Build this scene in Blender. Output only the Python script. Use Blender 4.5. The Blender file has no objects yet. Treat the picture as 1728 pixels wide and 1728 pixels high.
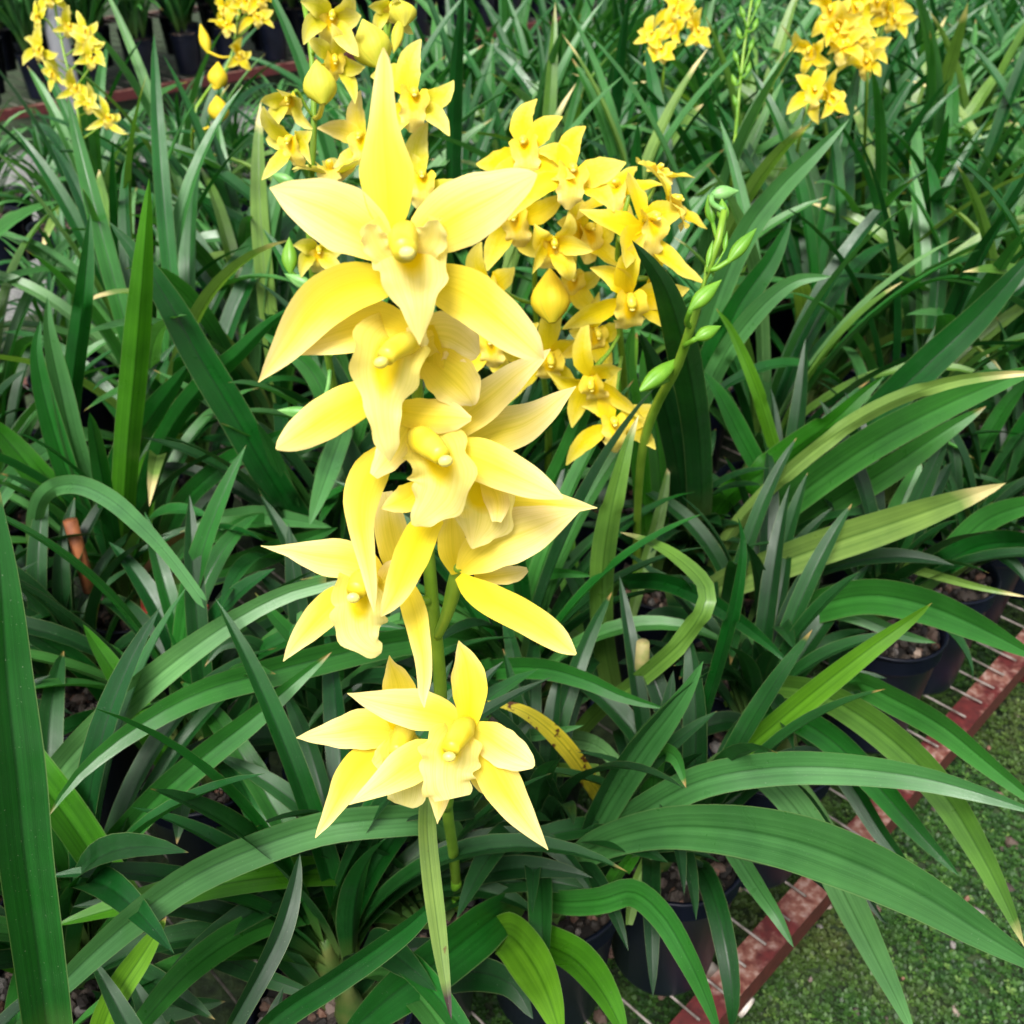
import bpy, math, random
import numpy as np
from mathutils import Vector, Matrix, Euler
R = math.radians
scene = bpy.context.scene
col = scene.collection

# ------------------------------------------------------------ camera, sky, sun, exposure
CAM = Vector((0, 0, 1.35)); TH = R(34)
cam_d = bpy.data.cameras.new('camera'); cam = bpy.data.objects.new('camera', cam_d); col.objects.link(cam)
cam.location = CAM; cam.rotation_euler = (R(90) - TH, 0, 0)
cam_d.sensor_width = 36; cam_d.lens = 36; cam_d.clip_start = 0.02; cam_d.clip_end = 200
cam_d.dof.use_dof = True; cam_d.dof.focus_distance = 0.62; cam_d.dof.aperture_fstop = 14
scene.camera = cam
world = bpy.data.worlds.new("World"); scene.world = world; world.use_nodes = True
nt = world.node_tree; nt.nodes.clear()
sky = nt.nodes.new('ShaderNodeTexSky'); sky.sky_type = 'NISHITA'; sky.sun_disc = False
sky.sun_elevation = R(58); sky.sun_rotation = R(200); sky.dust_density = 4; sky.air_density = 1.0
hs = nt.nodes.new('ShaderNodeHueSaturation'); hs.inputs['Saturation'].default_value = 0.32
bg = nt.nodes.new('ShaderNodeBackground'); bg.inputs['Strength'].default_value = 0.12
out = nt.nodes.new('ShaderNodeOutputWorld')
nt.links.new(sky.outputs[0], hs.inputs['Color']); nt.links.new(hs.outputs[0], bg.inputs['Color']); nt.links.new(bg.outputs[0], out.inputs['Surface'])
sd = bpy.data.lights.new('sun', 'SUN'); sd.energy = 3.0; sd.angle = R(24); sd.color = (1, .97, .92)
sun = bpy.data.objects.new('sun', sd); col.objects.link(sun)
sun.rotation_euler = (R(32), 0, R(-20)); sun.location = (0, 0, 5)
scene.view_settings.view_transform = 'Standard'; scene.view_settings.look = 'None'
scene.view_settings.exposure = 0.92; scene.view_settings.gamma = 1
scene.render.engine = 'CYCLES'
scene.cycles.max_bounces = 8; scene.cycles.transparent_max_bounces = 8

# ------------------------------------------------------------ helpers
FW = Vector((0, math.cos(TH), -math.sin(TH))); UP = Vector((0, math.sin(TH), math.cos(TH))); RT = Vector((1, 0, 0))
CAMROT = Matrix((RT, UP, -FW)).transposed().to_4x4()
def at(x, y, d):                      # where a sight line of the photograph meets depth d
    return CAM + d * (FW + RT * ((x - 864) / 1728) + UP * ((864 - y) / 1728))
def at_z(x, y, z):
    r = FW + RT * ((x - 864) / 1728) + UP * ((864 - y) / 1728)
    return CAM + r * ((z - CAM.z) / r.z)
def project(p):
    q = p - CAM; d = q.dot(FW)
    return 864 + 1728 * q.dot(RT) / d, 864 - 1728 * q.dot(UP) / d, d

def mesh_from(name, V, F, mats, uv=None, tint=None, smooth=True, midx=None):
    me = bpy.data.meshes.new(name); me.from_pydata([tuple(v) for v in V], [], F)
    for m in (mats if isinstance(mats, (list, tuple)) else [mats]): me.materials.append(m)
    if uv is not None:
        l = me.uv_layers.new(name='UVMap'); a = np.array([uv[i] for f in F for i in f], dtype=np.float32).ravel()
        l.data.foreach_set('uv', a)
    if tint is not None:
        t = me.attributes.new('tint', 'FLOAT', 'POINT'); t.data.foreach_set('value', np.array(tint, dtype=np.float32))
    if smooth: me.polygons.foreach_set('use_smooth', [True] * len(F))
    if midx is not None: me.polygons.foreach_set('material_index', midx)
    return me
class MB:
    def __init__(s): s.V = []; s.F = []; s.uv = []; s.t = []
    def grid(s, P, nu, nv, uv, tint=.5):
        o = len(s.V); s.V += P; s.uv += uv; s.t += [tint] * len(P)
        for i in range(nv - 1):
            for j in range(nu - 1):
                a = o + i * nu + j; s.F.append((a, a + 1, a + nu + 1, a + nu))
    def tube(s, pts, rad, n=8, tint=.5, cap=True):
        o = len(s.V); m = len(pts)
        for i, p in enumerate(pts):
            t = (pts[min(i + 1, m - 1)] - pts[max(i - 1, 0)]).normalized()
            a = t.cross(Vector((.3, .2, 1)).normalized()); a.normalize(); b = t.cross(a)
            r = rad[i] if isinstance(rad, (list, tuple)) else rad
            for k in range(n):
                an = 2 * math.pi * k / n
                s.V.append(p + (a * math.cos(an) + b * math.sin(an)) * r); s.uv.append((k / n, i / (m - 1))); s.t.append(tint)
        for i in range(m - 1):
            for k in range(n):
                s.F.append((o + i * n + k, o + i * n + (k + 1) % n, o + (i + 1) * n + (k + 1) % n, o + (i + 1) * n + k))
        if cap:
            s.F.append(tuple(o + k for k in range(n))[::-1]); s.F.append(tuple(o + (m - 1) * n + k for k in range(n)))
    def box(s, c, ax, ay, az, tint=.5):   # centre and three half-axis vectors
        o = len(s.V)
        for z in (-1, 1):
            for y in (-1, 1):
                for x in (-1, 1): s.V.append(c + ax * x + ay * y + az * z); s.uv.append(((x + 1) / 2, (y + 1) / 2)); s.t.append(tint)
        for f in ((0, 2, 3, 1), (4, 5, 7, 6), (0, 1, 5, 4), (2, 6, 7, 3), (0, 4, 6, 2), (1, 3, 7, 5)): s.F.append(tuple(o + i for i in f))
    def mesh(s, name, mat, smooth=True): return mesh_from(name, s.V, s.F, mat, s.uv, s.t, smooth)

def catmull(P, n):                     # P: list of tuples (any dimension), returns n samples
    P = [np.array(p, float) for p in P]; P = [2 * P[0] - P[1]] + P + [2 * P[-1] - P[-2]]
    m = len(P) - 3; L = [0]
    for i in range(m): L.append(L[-1] + max(1e-9, np.linalg.norm(P[i + 2][:3] - P[i + 1][:3])))
    res = []
    for k in range(n):
        s = L[-1] * k / (n - 1); i = 0
        while i < m - 1 and s > L[i + 1]: i += 1
        t = (s - L[i]) / (L[i + 1] - L[i]); a, b, c, d = P[i:i + 4]
        res.append(.5 * ((2 * b) + (-a + c) * t + (2 * a - 5 * b + 4 * c - d) * t * t + (-a + 3 * b - 3 * c + d) * t ** 3))
    return res

def add(name, me, parent=None, label=None, mat=None):
    o = bpy.data.objects.new(name, me); col.objects.link(o)
    if parent is not None:
        o.parent = parent; o.matrix_parent_inverse = Matrix.Translation(-parent.location)
    if mat is not None: o.matrix_basis = mat
    if label: o['label'] = label
    return o
def thing(name, loc, label, cat, group=None):
    o = bpy.data.objects.new(name, None); col.objects.link(o); o.location = loc; o.empty_display_size = .05
    o['label'] = label; o['category'] = cat
    if group: o['group'] = group
    return o
def tag(o, label=None, cat=None, group=None, kind=None):
    if label: o['label'] = label
    if cat: o['category'] = cat
    if group: o['group'] = group
    if kind: o['kind'] = kind
    return o

# ------------------------------------------------------------ materials
def N(nt, t, **kw):
    n = nt.nodes.new(t)
    for k, v in kw.items():
        if k in n.inputs.keys(): n.inputs[k].default_value = v
        else: setattr(n, k, v)
    return n
def newmat(name):
    m = bpy.data.materials.new(name); m.use_nodes = True; nt = m.node_tree; nt.nodes.clear()
    return m, nt, nt.nodes.new('ShaderNodeOutputMaterial')
def ramp(nt, src, stops, mode='LINEAR'):
    r = nt.nodes.new('ShaderNodeValToRGB'); e = r.color_ramp; e.interpolation = mode
    while len(e.elements) < len(stops): e.elements.new(.5)
    for i, (p, c) in enumerate(stops): e.elements[i].position = p; e.elements[i].color = (*c, 1) if len(c) == 3 else c
    nt.links.new(src, r.inputs[0]); return r.outputs[0]
def math_(nt, op, a, b=None, c=None):
    n = nt.nodes.new('ShaderNodeMath'); n.operation = op
    for i, v in enumerate((a, b, c)):
        if v is None: continue
        if isinstance(v, (int, float)): n.inputs[i].default_value = v
        else: nt.links.new(v, n.inputs[i])
    return n.outputs[0]
def mixc(nt, f, a, b, mode='MIX'):
    n = nt.nodes.new('ShaderNodeMix'); n.data_type = 'RGBA'; n.blend_type = mode
    for v, i in ((f, 0), (a, 6), (b, 7)):
        if isinstance(v, (int, float)): n.inputs[i].default_value = v
        elif isinstance(v, tuple): n.inputs[i].default_value = (*v, 1)
        else: nt.links.new(v, n.inputs[i])
    return n.outputs[2]
G0, G1 = (0, 0, 0), (1, 1, 1)

def leaf_mat(name, deep, mid, light, tipc=(.30, .20, .06), spots=0, rough=.33, tip0=.975, transl=.22, hang=0):
    m, nt, out = newmat(name); L = nt.links
    uv = N(nt, 'ShaderNodeUVMap'); sep = N(nt, 'ShaderNodeSeparateXYZ'); L.new(uv.outputs[0], sep.inputs[0]); u, v = sep.outputs[0], sep.outputs[1]
    at_ = N(nt, 'ShaderNodeAttribute', attribute_name='tint'); oi = N(nt, 'ShaderNodeObjectInfo')
    t = math_(nt, 'FRACT', math_(nt, 'ADD', at_.outputs['Fac'], math_(nt, 'MULTIPLY', oi.outputs['Random'], .6)))
    base = ramp(nt, t, [(0, deep), (.5, mid), (1, light)])
    tc = N(nt, 'ShaderNodeTexCoord')
    n1 = N(nt, 'ShaderNodeTexNoise', Scale=14.0, Detail=3.0); L.new(tc.outputs['Object'], n1.inputs[0])
    base = mixc(nt, 1.0, base, ramp(nt, n1.outputs[0], [(.3, (.72, .76, .75)), (.7, (1.2, 1.17, 1.1))]), 'MULTIPLY')
    # long veins
    mp = N(nt, 'ShaderNodeMapping'); mp.inputs['Scale'].default_value = (60, 1.2, 1); L.new(uv.outputs[0], mp.inputs[0])
    nv = N(nt, 'ShaderNodeTexNoise', Scale=1.0, Detail=3.0); L.new(mp.outputs[0], nv.inputs[0])
    base = mixc(nt, 1.0, base, ramp(nt, nv.outputs[0], [(.35, (.84, .86, .85)), (.65, (1.14, 1.12, 1.12))]), 'MULTIPLY')
    mp2 = N(nt, 'ShaderNodeMapping'); mp2.inputs['Scale'].default_value = (9, .5, 1); L.new(uv.outputs[0], mp2.inputs[0])
    nb = N(nt, 'ShaderNodeTexNoise', Scale=1.0, Detail=2.0); L.new(mp2.outputs[0], nb.inputs[0])
    base = mixc(nt, 1.0, base, ramp(nt, nb.outputs[0], [(.35, (.80, .86, .80)), (.65, (1.15, 1.12, 1.15))]), 'MULTIPLY')
    a = math_(nt, 'ABSOLUTE', math_(nt, 'SUBTRACT', u, .5))
    base = mixc(nt, 1.0, base, ramp(nt, a, [(0, (.6, .66, .6)), (.022, (.72, .78, .7)), (.05, G1)]), 'MULTIPLY')
    base = mixc(nt, ramp(nt, v, [(.0, (.55,) * 3), (.22, G0)]), base, (.17, .27, .06))
    edge = ramp(nt, a, [(.475, G0), (.5, (.5,) * 3)])
    base = mixc(nt, edge, base, (.20, .27, .10))
    tn = math_(nt, 'ADD', v, math_(nt, 'MULTIPLY', math_(nt, 'SUBTRACT', n1.outputs[0], .5), .12))
    tn = math_(nt, 'ADD', tn, math_(nt, 'MULTIPLY', math_(nt, 'SUBTRACT', t, .8), .10))
    base = mixc(nt, ramp(nt, tn, [(tip0, G0), (min(tip0 + .05, .999), G1)]), base, tipc)
    if spots:
        n3 = N(nt, 'ShaderNodeTexNoise', Scale=75.0, Detail=4.0); L.new(tc.outputs['Object'], n3.inputs[0])
        base = mixc(nt, ramp(nt, n3.outputs[0], [(spots, G0), (spots + .05, G1)]), base, (.10, .035, .012))
    # dust and scale specks
    n4 = N(nt, 'ShaderNodeTexNoise', Scale=900.0, Detail=2.0); L.new(tc.outputs['Object'], n4.inputs[0])
    base = mixc(nt, ramp(nt, n4.outputs[0], [(.72, G0), (.76, (.4,) * 3)]), base, (.42, .47, .38))
    p = N(nt, 'ShaderNodeBsdfPrincipled'); L.new(base, p.inputs['Base Color']); p.inputs['Specular IOR Level'].default_value = .5
    n2 = N(nt, 'ShaderNodeTexNoise', Scale=40.0, Detail=2.0); L.new(tc.outputs['Object'], n2.inputs[0])
    L.new(ramp(nt, n2.outputs[0], [(.3, (rough - .06,) * 3), (.7, (rough + .14,) * 3)]), p.inputs['Roughness'])
    b = N(nt, 'ShaderNodeBump', Strength=.35, Distance=.0006); L.new(nv.outputs[0], b.inputs['Height']); L.new(b.outputs[0], p.inputs['Normal'])
    tr = N(nt, 'ShaderNodeBsdfTranslucent'); L.new(mixc(nt, 1.0, base, (1.6, 1.9, .55), 'MULTIPLY'), tr.inputs[0])
    mx = N(nt, 'ShaderNodeMixShader'); mx.inputs[0].default_value = transl
    L.new(p.outputs[0], mx.inputs[1]); L.new(tr.outputs[0], mx.inputs[2]); L.new(mx.outputs[0], out.inputs[0])
    return m
LM = {
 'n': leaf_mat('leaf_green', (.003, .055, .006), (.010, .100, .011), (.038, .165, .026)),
 'd': leaf_mat('leaf_dark_green', (.003, .030, .005), (.005, .046, .007), (.010, .068, .011), rough=.42),  # dark green leaves; colour deepened further to stand for shade inside the foliage
 'v': leaf_mat('leaf_vivid_green', (.002, .040, .005), (.004, .058, .006), (.008, .080, .009), rough=.45, transl=.3),
 'p': leaf_mat('leaf_pale_green', (.040, .150, .038), (.070, .20, .060), (.12, .25, .090)),
 'o': leaf_mat('leaf_olive', (.065, .165, .022), (.11, .22, .035), (.19, .29, .070), tipc=(.62, .52, .24), tip0=.88),
 'b': leaf_mat('leaf_bright_green', (.018, .125, .006), (.050, .19, .010), (.11, .26, .014), transl=.34),
 'y': leaf_mat('leaf_yellowing', (.50, .42, .03), (.56, .44, .03), (.55, .47, .05), tipc=(.25, .10, .02), spots=.58),
 'k': leaf_mat('leaf_cut', (.12, .22, .05), (.19, .28, .06), (.24, .31, .07), tipc=(.035, .018, .015), spots=.66, tip0=.84),
 'far': leaf_mat('leaf_far_green', (.003, .050, .008), (.013, .105, .016), (.065, .21, .045), rough=.36, transl=.2, tip0=.97),
}
def petal_mat(name, base_c, mid_c, tip_c, vein=(.93, .94, .74), transl=.35, throat=None):
    m, nt, out = newmat(name); L = nt.links
    uv = N(nt, 'ShaderNodeUVMap'); sep = N(nt, 'ShaderNodeSeparateXYZ'); L.new(uv.outputs[0], sep.inputs[0]); u, v = sep.outputs[0], sep.outputs[1]
    at_ = N(nt, 'ShaderNodeAttribute', attribute_name='tint')
    a = math_(nt, 'ABSOLUTE', math_(nt, 'SUBTRACT', u, .5))
    tc = N(nt, 'ShaderNodeTexCoord'); n1 = N(nt, 'ShaderNodeTexNoise', Scale=30.0, Detail=3.0); L.new(tc.outputs['Object'], n1.inputs[0])
    t = math_(nt, 'ADD', math_(nt, 'MULTIPLY', v, .8), math_(nt, 'MULTIPLY', a, .55))
    t = math_(nt, 'ADD', t, math_(nt, 'MULTIPLY', math_(nt, 'SUBTRACT', n1.outputs[0], .5), .35))
    t = math_(nt, 'ADD', t, math_(nt, 'SUBTRACT', at_.outputs['Fac'], .5))
    base = ramp(nt, t, [(.05, base_c), (.42, mid_c), (.85, tip_c)])
    mp = N(nt, 'ShaderNodeMapping'); mp.inputs['Scale'].default_value = (38, .9, 1); L.new(uv.outputs[0], mp.inputs[0])
    nv = N(nt, 'ShaderNodeTexNoise', Scale=1.0, Detail=2.0); L.new(mp.outputs[0], nv.inputs[0])
    base = mixc(nt, 1.0, base, ramp(nt, nv.outputs[0], [(.40, vein), (.52, G1)]), 'MULTIPLY')
    if throat:
        du = math_(nt, 'MULTIPLY', a, 3.4); dv = math_(nt, 'MULTIPLY', math_(nt, 'SUBTRACT', v, .30), 3.2)
        r2 = math_(nt, 'ADD', math_(nt, 'MULTIPLY', du, du), math_(nt, 'MULTIPLY', dv, dv))
        r2 = math_(nt, 'ADD', r2, math_(nt, 'MULTIPLY', math_(nt, 'SUBTRACT', n1.outputs[0], .5), .5))
        base = mixc(nt, ramp(nt, r2, [(.25, G1), (.75, G0)]), base, throat)
    else: base = mixc(nt, 1.0, base, ramp(nt, a, [(0, (.92, .92, .7)), (.03, G1)]), 'MULTIPLY')
    p = N(nt, 'ShaderNodeBsdfPrincipled', Roughness=.55); L.new(base, p.inputs['Base Color']); p.inputs['Specular IOR Level'].default_value = .25
    b = N(nt, 'ShaderNodeBump', Strength=.25, Distance=.0005); L.new(nv.outputs[0], b.inputs['Height']); L.new(b.outputs[0], p.inputs['Normal'])
    tr = N(nt, 'ShaderNodeBsdfTranslucent'); L.new(base, tr.inputs[0])
    mx = N(nt, 'ShaderNodeMixShader'); mx.inputs[0].default_value = transl
    L.new(p.outputs[0], mx.inputs[1]); L.new(tr.outputs[0], mx.inputs[2]); L.new(mx.outputs[0], out.inputs[0]); return m
PM = {
 'cream': petal_mat('petal_cream_yellow', (.74, .56, .003), (.84, .655, .055), (.87, .705, .29)),
 'gold': petal_mat('petal_golden', (.76, .57, .002), (.84, .65, .010), (.87, .72, .13), transl=.45),
 'lemon': petal_mat('petal_lemon_green', (.50, .50, .008), (.68, .60, .022), (.78, .69, .18)),
 'lip': petal_mat('lip_cream', (.88, .74, .07), (.91, .79, .16), (.93, .82, .32), throat=(.88, .65, .0), transl=.55),
 'lipg': petal_mat('lip_gold', (.80, .59, .01), (.84, .65, .07), (.86, .70, .22), throat=(.84, .54, .0)),
}
def simple(name, c1, c2, rough=.5, scale=20, bump=.0, spec=.5, transl=0, detail=4, metal=0):
    m, nt, out = newmat(name); L = nt.links
    tc = N(nt, 'ShaderNodeTexCoord'); n = N(nt, 'ShaderNodeTexNoise', Scale=float(scale), Detail=float(detail)); L.new(tc.outputs['Object'], n.inputs[0])
    c = ramp(nt, n.outputs[0], [(.35, c1), (.65, c2)])
    p = N(nt, 'ShaderNodeBsdfPrincipled', Roughness=float(rough), Metallic=float(metal)); L.new(c, p.inputs['Base Color']); p.inputs['Specular IOR Level'].default_value = spec
    if bump:
        b = N(nt, 'ShaderNodeBump', Strength=.6, Distance=bump); L.new(n.outputs[0], b.inputs['Height']); L.new(b.outputs[0], p.inputs['Normal'])
    if transl:
        tr = N(nt, 'ShaderNodeBsdfTranslucent'); L.new(c, tr.inputs[0]); mx = N(nt, 'ShaderNodeMixShader'); mx.inputs[0].default_value = transl
        L.new(p.outputs[0], mx.inputs[1]); L.new(tr.outputs[0], mx.inputs[2]); L.new(mx.outputs[0], out.inputs[0])
    else: L.new(p.outputs[0], out.inputs[0])
    return m
STEM = simple('stem_green', (.13, .26, .015), (.20, .34, .03), .4, 30, spec=.4)
BUDM = simple('bud_green', (.08, .24, .010), (.15, .34, .02), .42, 40, transl=.15)
BUDP = simple('bud_pale_green', (.10, .30, .05), (.20, .42, .12), .42, 60, transl=.15)
BUDY = petal_mat('bud_lemon', (.42, .46, .03), (.66, .60, .06), (.76, .70, .12), transl=.2)
BUDG = petal_mat('bud_golden', (.46, .40, .02), (.72, .52, .02), (.80, .60, .03), transl=.2)
COLM = simple('column_yellow', (.80, .64, .015), (.84, .71, .08), .4, 60, transl=.25)
CAPM = simple('anther_white', (.84, .68, .10), (.86, .73, .20), .4, 90)
POTM = simple('pot_black_plastic', (.003, .0045, .010), (.006, .008, .018), .36, 12, bump=.0006, spec=.2)
POTG = simple('pot_grey_plastic', (.035, .042, .06), (.06, .07, .095), .5, 25, bump=.002)
SHEATH = simple('sheath_tan', (.13, .17, .03), (.30, .24, .10), .7, 60)
WIRE = simple('galvanised_wire', (.10, .085, .07), (.30, .26, .23), .6, 60, metal=.3)
POST = simple('white_post_paint', (.55, .57, .62), (.66, .68, .72), .5, 8)
RUST = simple('stake_rust', (.16, .045, .012), (.30, .10, .03), .7, 60, bump=.001)
PIPE = simple('pipe_plastic', (.55, .50, .44), (.30, .14, .08), .6, 35)
REDP = simple('red_plastic', (.25, .02, .012), (.34, .04, .03), .45, 20)
def stone_mat():
    m, nt, out = newmat('bark_and_gravel'); L = nt.links
    at_ = N(nt, 'ShaderNodeAttribute', attribute_name='tint')
    c = ramp(nt, at_.outputs['Fac'], [(0, (.008, .006, .005)), (.45, (.025, .017, .012)), (.68, (.06, .045, .035)), (.84, (.17, .08, .05)), (.94, (.15, .14, .13)), (1, (.36, .25, .18))])
    p = N(nt, 'ShaderNodeBsdfPrincipled', Roughness=.75); L.new(c, p.inputs[0])
    tc = N(nt, 'ShaderNodeTexCoord'); n = N(nt, 'ShaderNodeTexNoise', Scale=300.0); L.new(tc.outputs['Object'], n.inputs[0])
    b = N(nt, 'ShaderNodeBump', Strength=.5, Distance=.001); L.new(n.outputs[0], b.inputs['Height']); L.new(b.outputs[0], p.inputs['Normal'])
    L.new(p.outputs[0], out.inputs[0]); return m
STONE = stone_mat()
def moss_leaf_mat():
    m, nt, out = newmat('moss_leaves'); L = nt.links
    at_ = N(nt, 'ShaderNodeAttribute', attribute_name='tint'); g = N(nt, 'ShaderNodeNewGeometry')
    n = N(nt, 'ShaderNodeTexNoise', Scale=3.5, Detail=4.0); L.new(g.outputs['Position'], n.inputs[0])
    c = ramp(nt, at_.outputs['Fac'], [(0, (.008, .032, .005)), (.5, (.024, .080, .010)), (.88, (.058, .145, .020)), (1, (.12, .21, .045))])
    c = mixc(nt, ramp(nt, n.outputs[0], [(.50, G0), (.70, (.45,) * 3)]), c, (.10, .09, .025))
    p = N(nt, 'ShaderNodeBsdfPrincipled', Roughness=.5); L.new(c, p.inputs[0]); tr = N(nt, 'ShaderNodeBsdfTranslucent'); L.new(c, tr.inputs[0])
    mx = N(nt, 'ShaderNodeMixShader'); mx.inputs[0].default_value = .2
    L.new(p.outputs[0], mx.inputs[1]); L.new(tr.outputs[0], mx.inputs[2]); L.new(mx.outputs[0], out.inputs[0]); return m
MOSS = moss_leaf_mat()
def ground_mat():
    m, nt, out = newmat('mossy_ground'); L = nt.links
    g = N(nt, 'ShaderNodeNewGeometry'); n = N(nt, 'ShaderNodeTexNoise', Scale=45.0, Detail=6.0); L.new(g.outputs['Position'], n.inputs[0])
    n2 = N(nt, 'ShaderNodeTexNoise', Scale=1.6, Detail=3.0); L.new(g.outputs['Position'], n2.inputs[0])
    c = ramp(nt, n.outputs[0], [(.3, (.006, .012, .003)), (.5, (.014, .030, .006)), (.62, (.024, .045, .010)), (.75, (.05, .036, .018))])
    # grey weed mat of the aisle behind the near rack
    s = N(nt, 'ShaderNodeSeparateXYZ'); L.new(g.outputs['Position'], s.inputs[0])
    sv = math_(nt, 'ADD', math_(nt, 'MULTIPLY', s.outputs[0], -.7071), math_(nt, 'MULTIPLY', s.outputs[1], .7071))
    sv = math_(nt, 'ADD', sv, math_(nt, 'MULTIPLY', n2.outputs[0], .25))
    grey = ramp(nt, n.outputs[0], [(.3, (.07, .075, .07)), (.6, (.19, .19, .18)), (.75, (.28, .27, .25))])
    f = math_(nt, 'MULTIPLY', math_(nt, 'GREATER_THAN', sv, 3.5), math_(nt, 'LESS_THAN', sv, 5.55))
    c = mixc(nt, f, c, grey)
    p = N(nt, 'ShaderNodeBsdfPrincipled', Roughness=.9); L.new(c, p.inputs[0])
    b = N(nt, 'ShaderNodeBump', Strength=.9, Distance=.012); L.new(n.outputs[0], b.inputs['Height']); L.new(b.outputs[0], p.inputs['Normal'])
    L.new(p.outputs[0], out.inputs[0]); return m
def rail_mat():
    m, nt, out = newmat('rail_red_paint'); L = nt.links
    tc = N(nt, 'ShaderNodeTexCoord'); n = N(nt, 'ShaderNodeTexNoise', Scale=16.0, Detail=6.0); L.new(tc.outputs['Object'], n.inputs[0])
    n2 = N(nt, 'ShaderNodeTexNoise', Scale=90.0, Detail=4.0); L.new(tc.outputs['Object'], n2.inputs[0])
    g = N(nt, 'ShaderNodeNewGeometry'); s = N(nt, 'ShaderNodeSeparateXYZ'); L.new(g.outputs['True Normal'], s.inputs[0])
    red = ramp(nt, n2.outputs[0], [(.3, (.045, .006, .006)), (.7, (.10, .013, .012))])
    worn = ramp(nt, n2.outputs[0], [(.32, (.09, .02, .014)), (.5, (.17, .07, .05)), (.68, (.29, .20, .17))])
    up = math_(nt, 'MULTIPLY', math_(nt, 'GREATER_THAN', s.outputs[2], .5), ramp(nt, n.outputs[0], [(.43, G0), (.52, G1)]))
    c = mixc(nt, up, red, worn)
    p = N(nt, 'ShaderNodeBsdfPrincipled', Roughness=.55); L.new(c, p.inputs[0])
    b = N(nt, 'ShaderNodeBump', Strength=.6, Distance=.001); L.new(n2.outputs[0], b.inputs['Height']); L.new(b.outputs[0], p.inputs['Normal'])
    L.new(p.outputs[0], out.inputs[0]); return m
RAIL = rail_mat()

# ------------------------------------------------------------ ground and moss
random.seed(3); np.random.seed(3)
DV = Vector((.7071, .7071, 0)); NV = Vector((-.7071, .7071, 0))
def sa(s, a, z=0): return NV * s + DV * a + Vector((0, 0, z))
mb = MB(); n = 60
xs = [-60 + 120 * i / (n - 1) for i in range(n)]
mb.grid([Vector((x, y + 55, 0)) for y in xs for x in xs], n, n, [(0, 0)] * (n * n))
tag(add('ground', mb.mesh('ground', ground_mat())), 'mossy dirt floor of the nursery, grey matting along the far aisle', kind='structure')
def moss(name, s0, s1, a0, a1, cnt, size, label):
    V = []; F = []; T = []
    for i in range(cnt):
        s = random.uniform(s0, s1); a = random.uniform(a0, a1)
        hgt = .006 + .008 * (math.sin(s * 37) * math.sin(a * 31) + 1)
        c = sa(s, a, 0) + Vector((0, 0, random.uniform(.1, 1) * hgt)); t = min(1, max(0, random.gauss(.45, .25)))
        k = random.choice((3, 4)); a1_ = random.uniform(0, 6.28)
        for q in range(k):
            an = a1_ + q * 6.283 / k; r = size * random.uniform(.6, 1.3); d = Vector((math.cos(an), math.sin(an), random.uniform(.1, .5))); w = Vector((-math.sin(an), math.cos(an), 0))
            o = len(V); V += [c, c + d * r * .6 + w * r * .42, c + d * r * 1.1, c + d * r * .6 - w * r * .42]; F.append((o, o + 1, o + 2, o + 3)); T += [t] * 4
    return tag(add(name, mesh_from(name, V, F, MOSS, [(0, 0)] * len(V), T, False)), label, kind='stuff')
moss('moss', -.75, .75, .35, 2.5, 78000, .0060, 'small leafed green moss and clover covering the floor beside the red rail')
def stones_bm(mb, centre, rad, cnt, size, z=0, disc=True):
    for i in range(cnt):
        if disc:
            r = rad * math.sqrt(random.random()); an = random.uniform(0, 6.28); c = centre + Vector((r * math.cos(an), r * math.sin(an), z + random.uniform(-.004, .006)))
        else: c = centre
        s = size * random.uniform(.5, 1.4); t = random.random()
        o = len(mb.V); ph = Euler((random.uniform(0, 6), random.uniform(0, 6), random.uniform(0, 6))).to_matrix()
        ring = []
        for k, (zz, rr) in enumerate(((-.5, .35), (-.1, .9), (.25, .8), (.5, .3))):
            for q in range(6):
                v = Vector((math.cos(q * 1.047) * rr, math.sin(q * 1.047) * rr * .75, zz)) * s * random.uniform(.85, 1.15)
                mb.V.append(c + ph @ v); mb.uv.append((0, 0)); mb.t.append(t)
        for k in range(3):
            for q in range(6): mb.F.append((o + k * 6 + q, o + k * 6 + (q + 1) % 6, o + k * 6 + 6 + (q + 1) % 6, o + k * 6 + 6 + q))
        mb.F.append(tuple(o + q for q in range(6))[::-1]); mb.F.append(tuple(o + 18 + q for q in range(6)))
mb = MB()
for i in range(420):
    stones_bm(mb, sa(random.uniform(-1, .7), random.uniform(.1, 2.6), .012), 0, 1, random.choice((.004, .006, .010, .014)), disc=False)
for i in range(len(mb.t)): mb.t[i] = .5 + mb.t[i] * .5
tag(add('gravel', mb.mesh('gravel', STONE, False)), 'loose reddish stone chips scattered over the mossy floor', kind='stuff')

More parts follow.
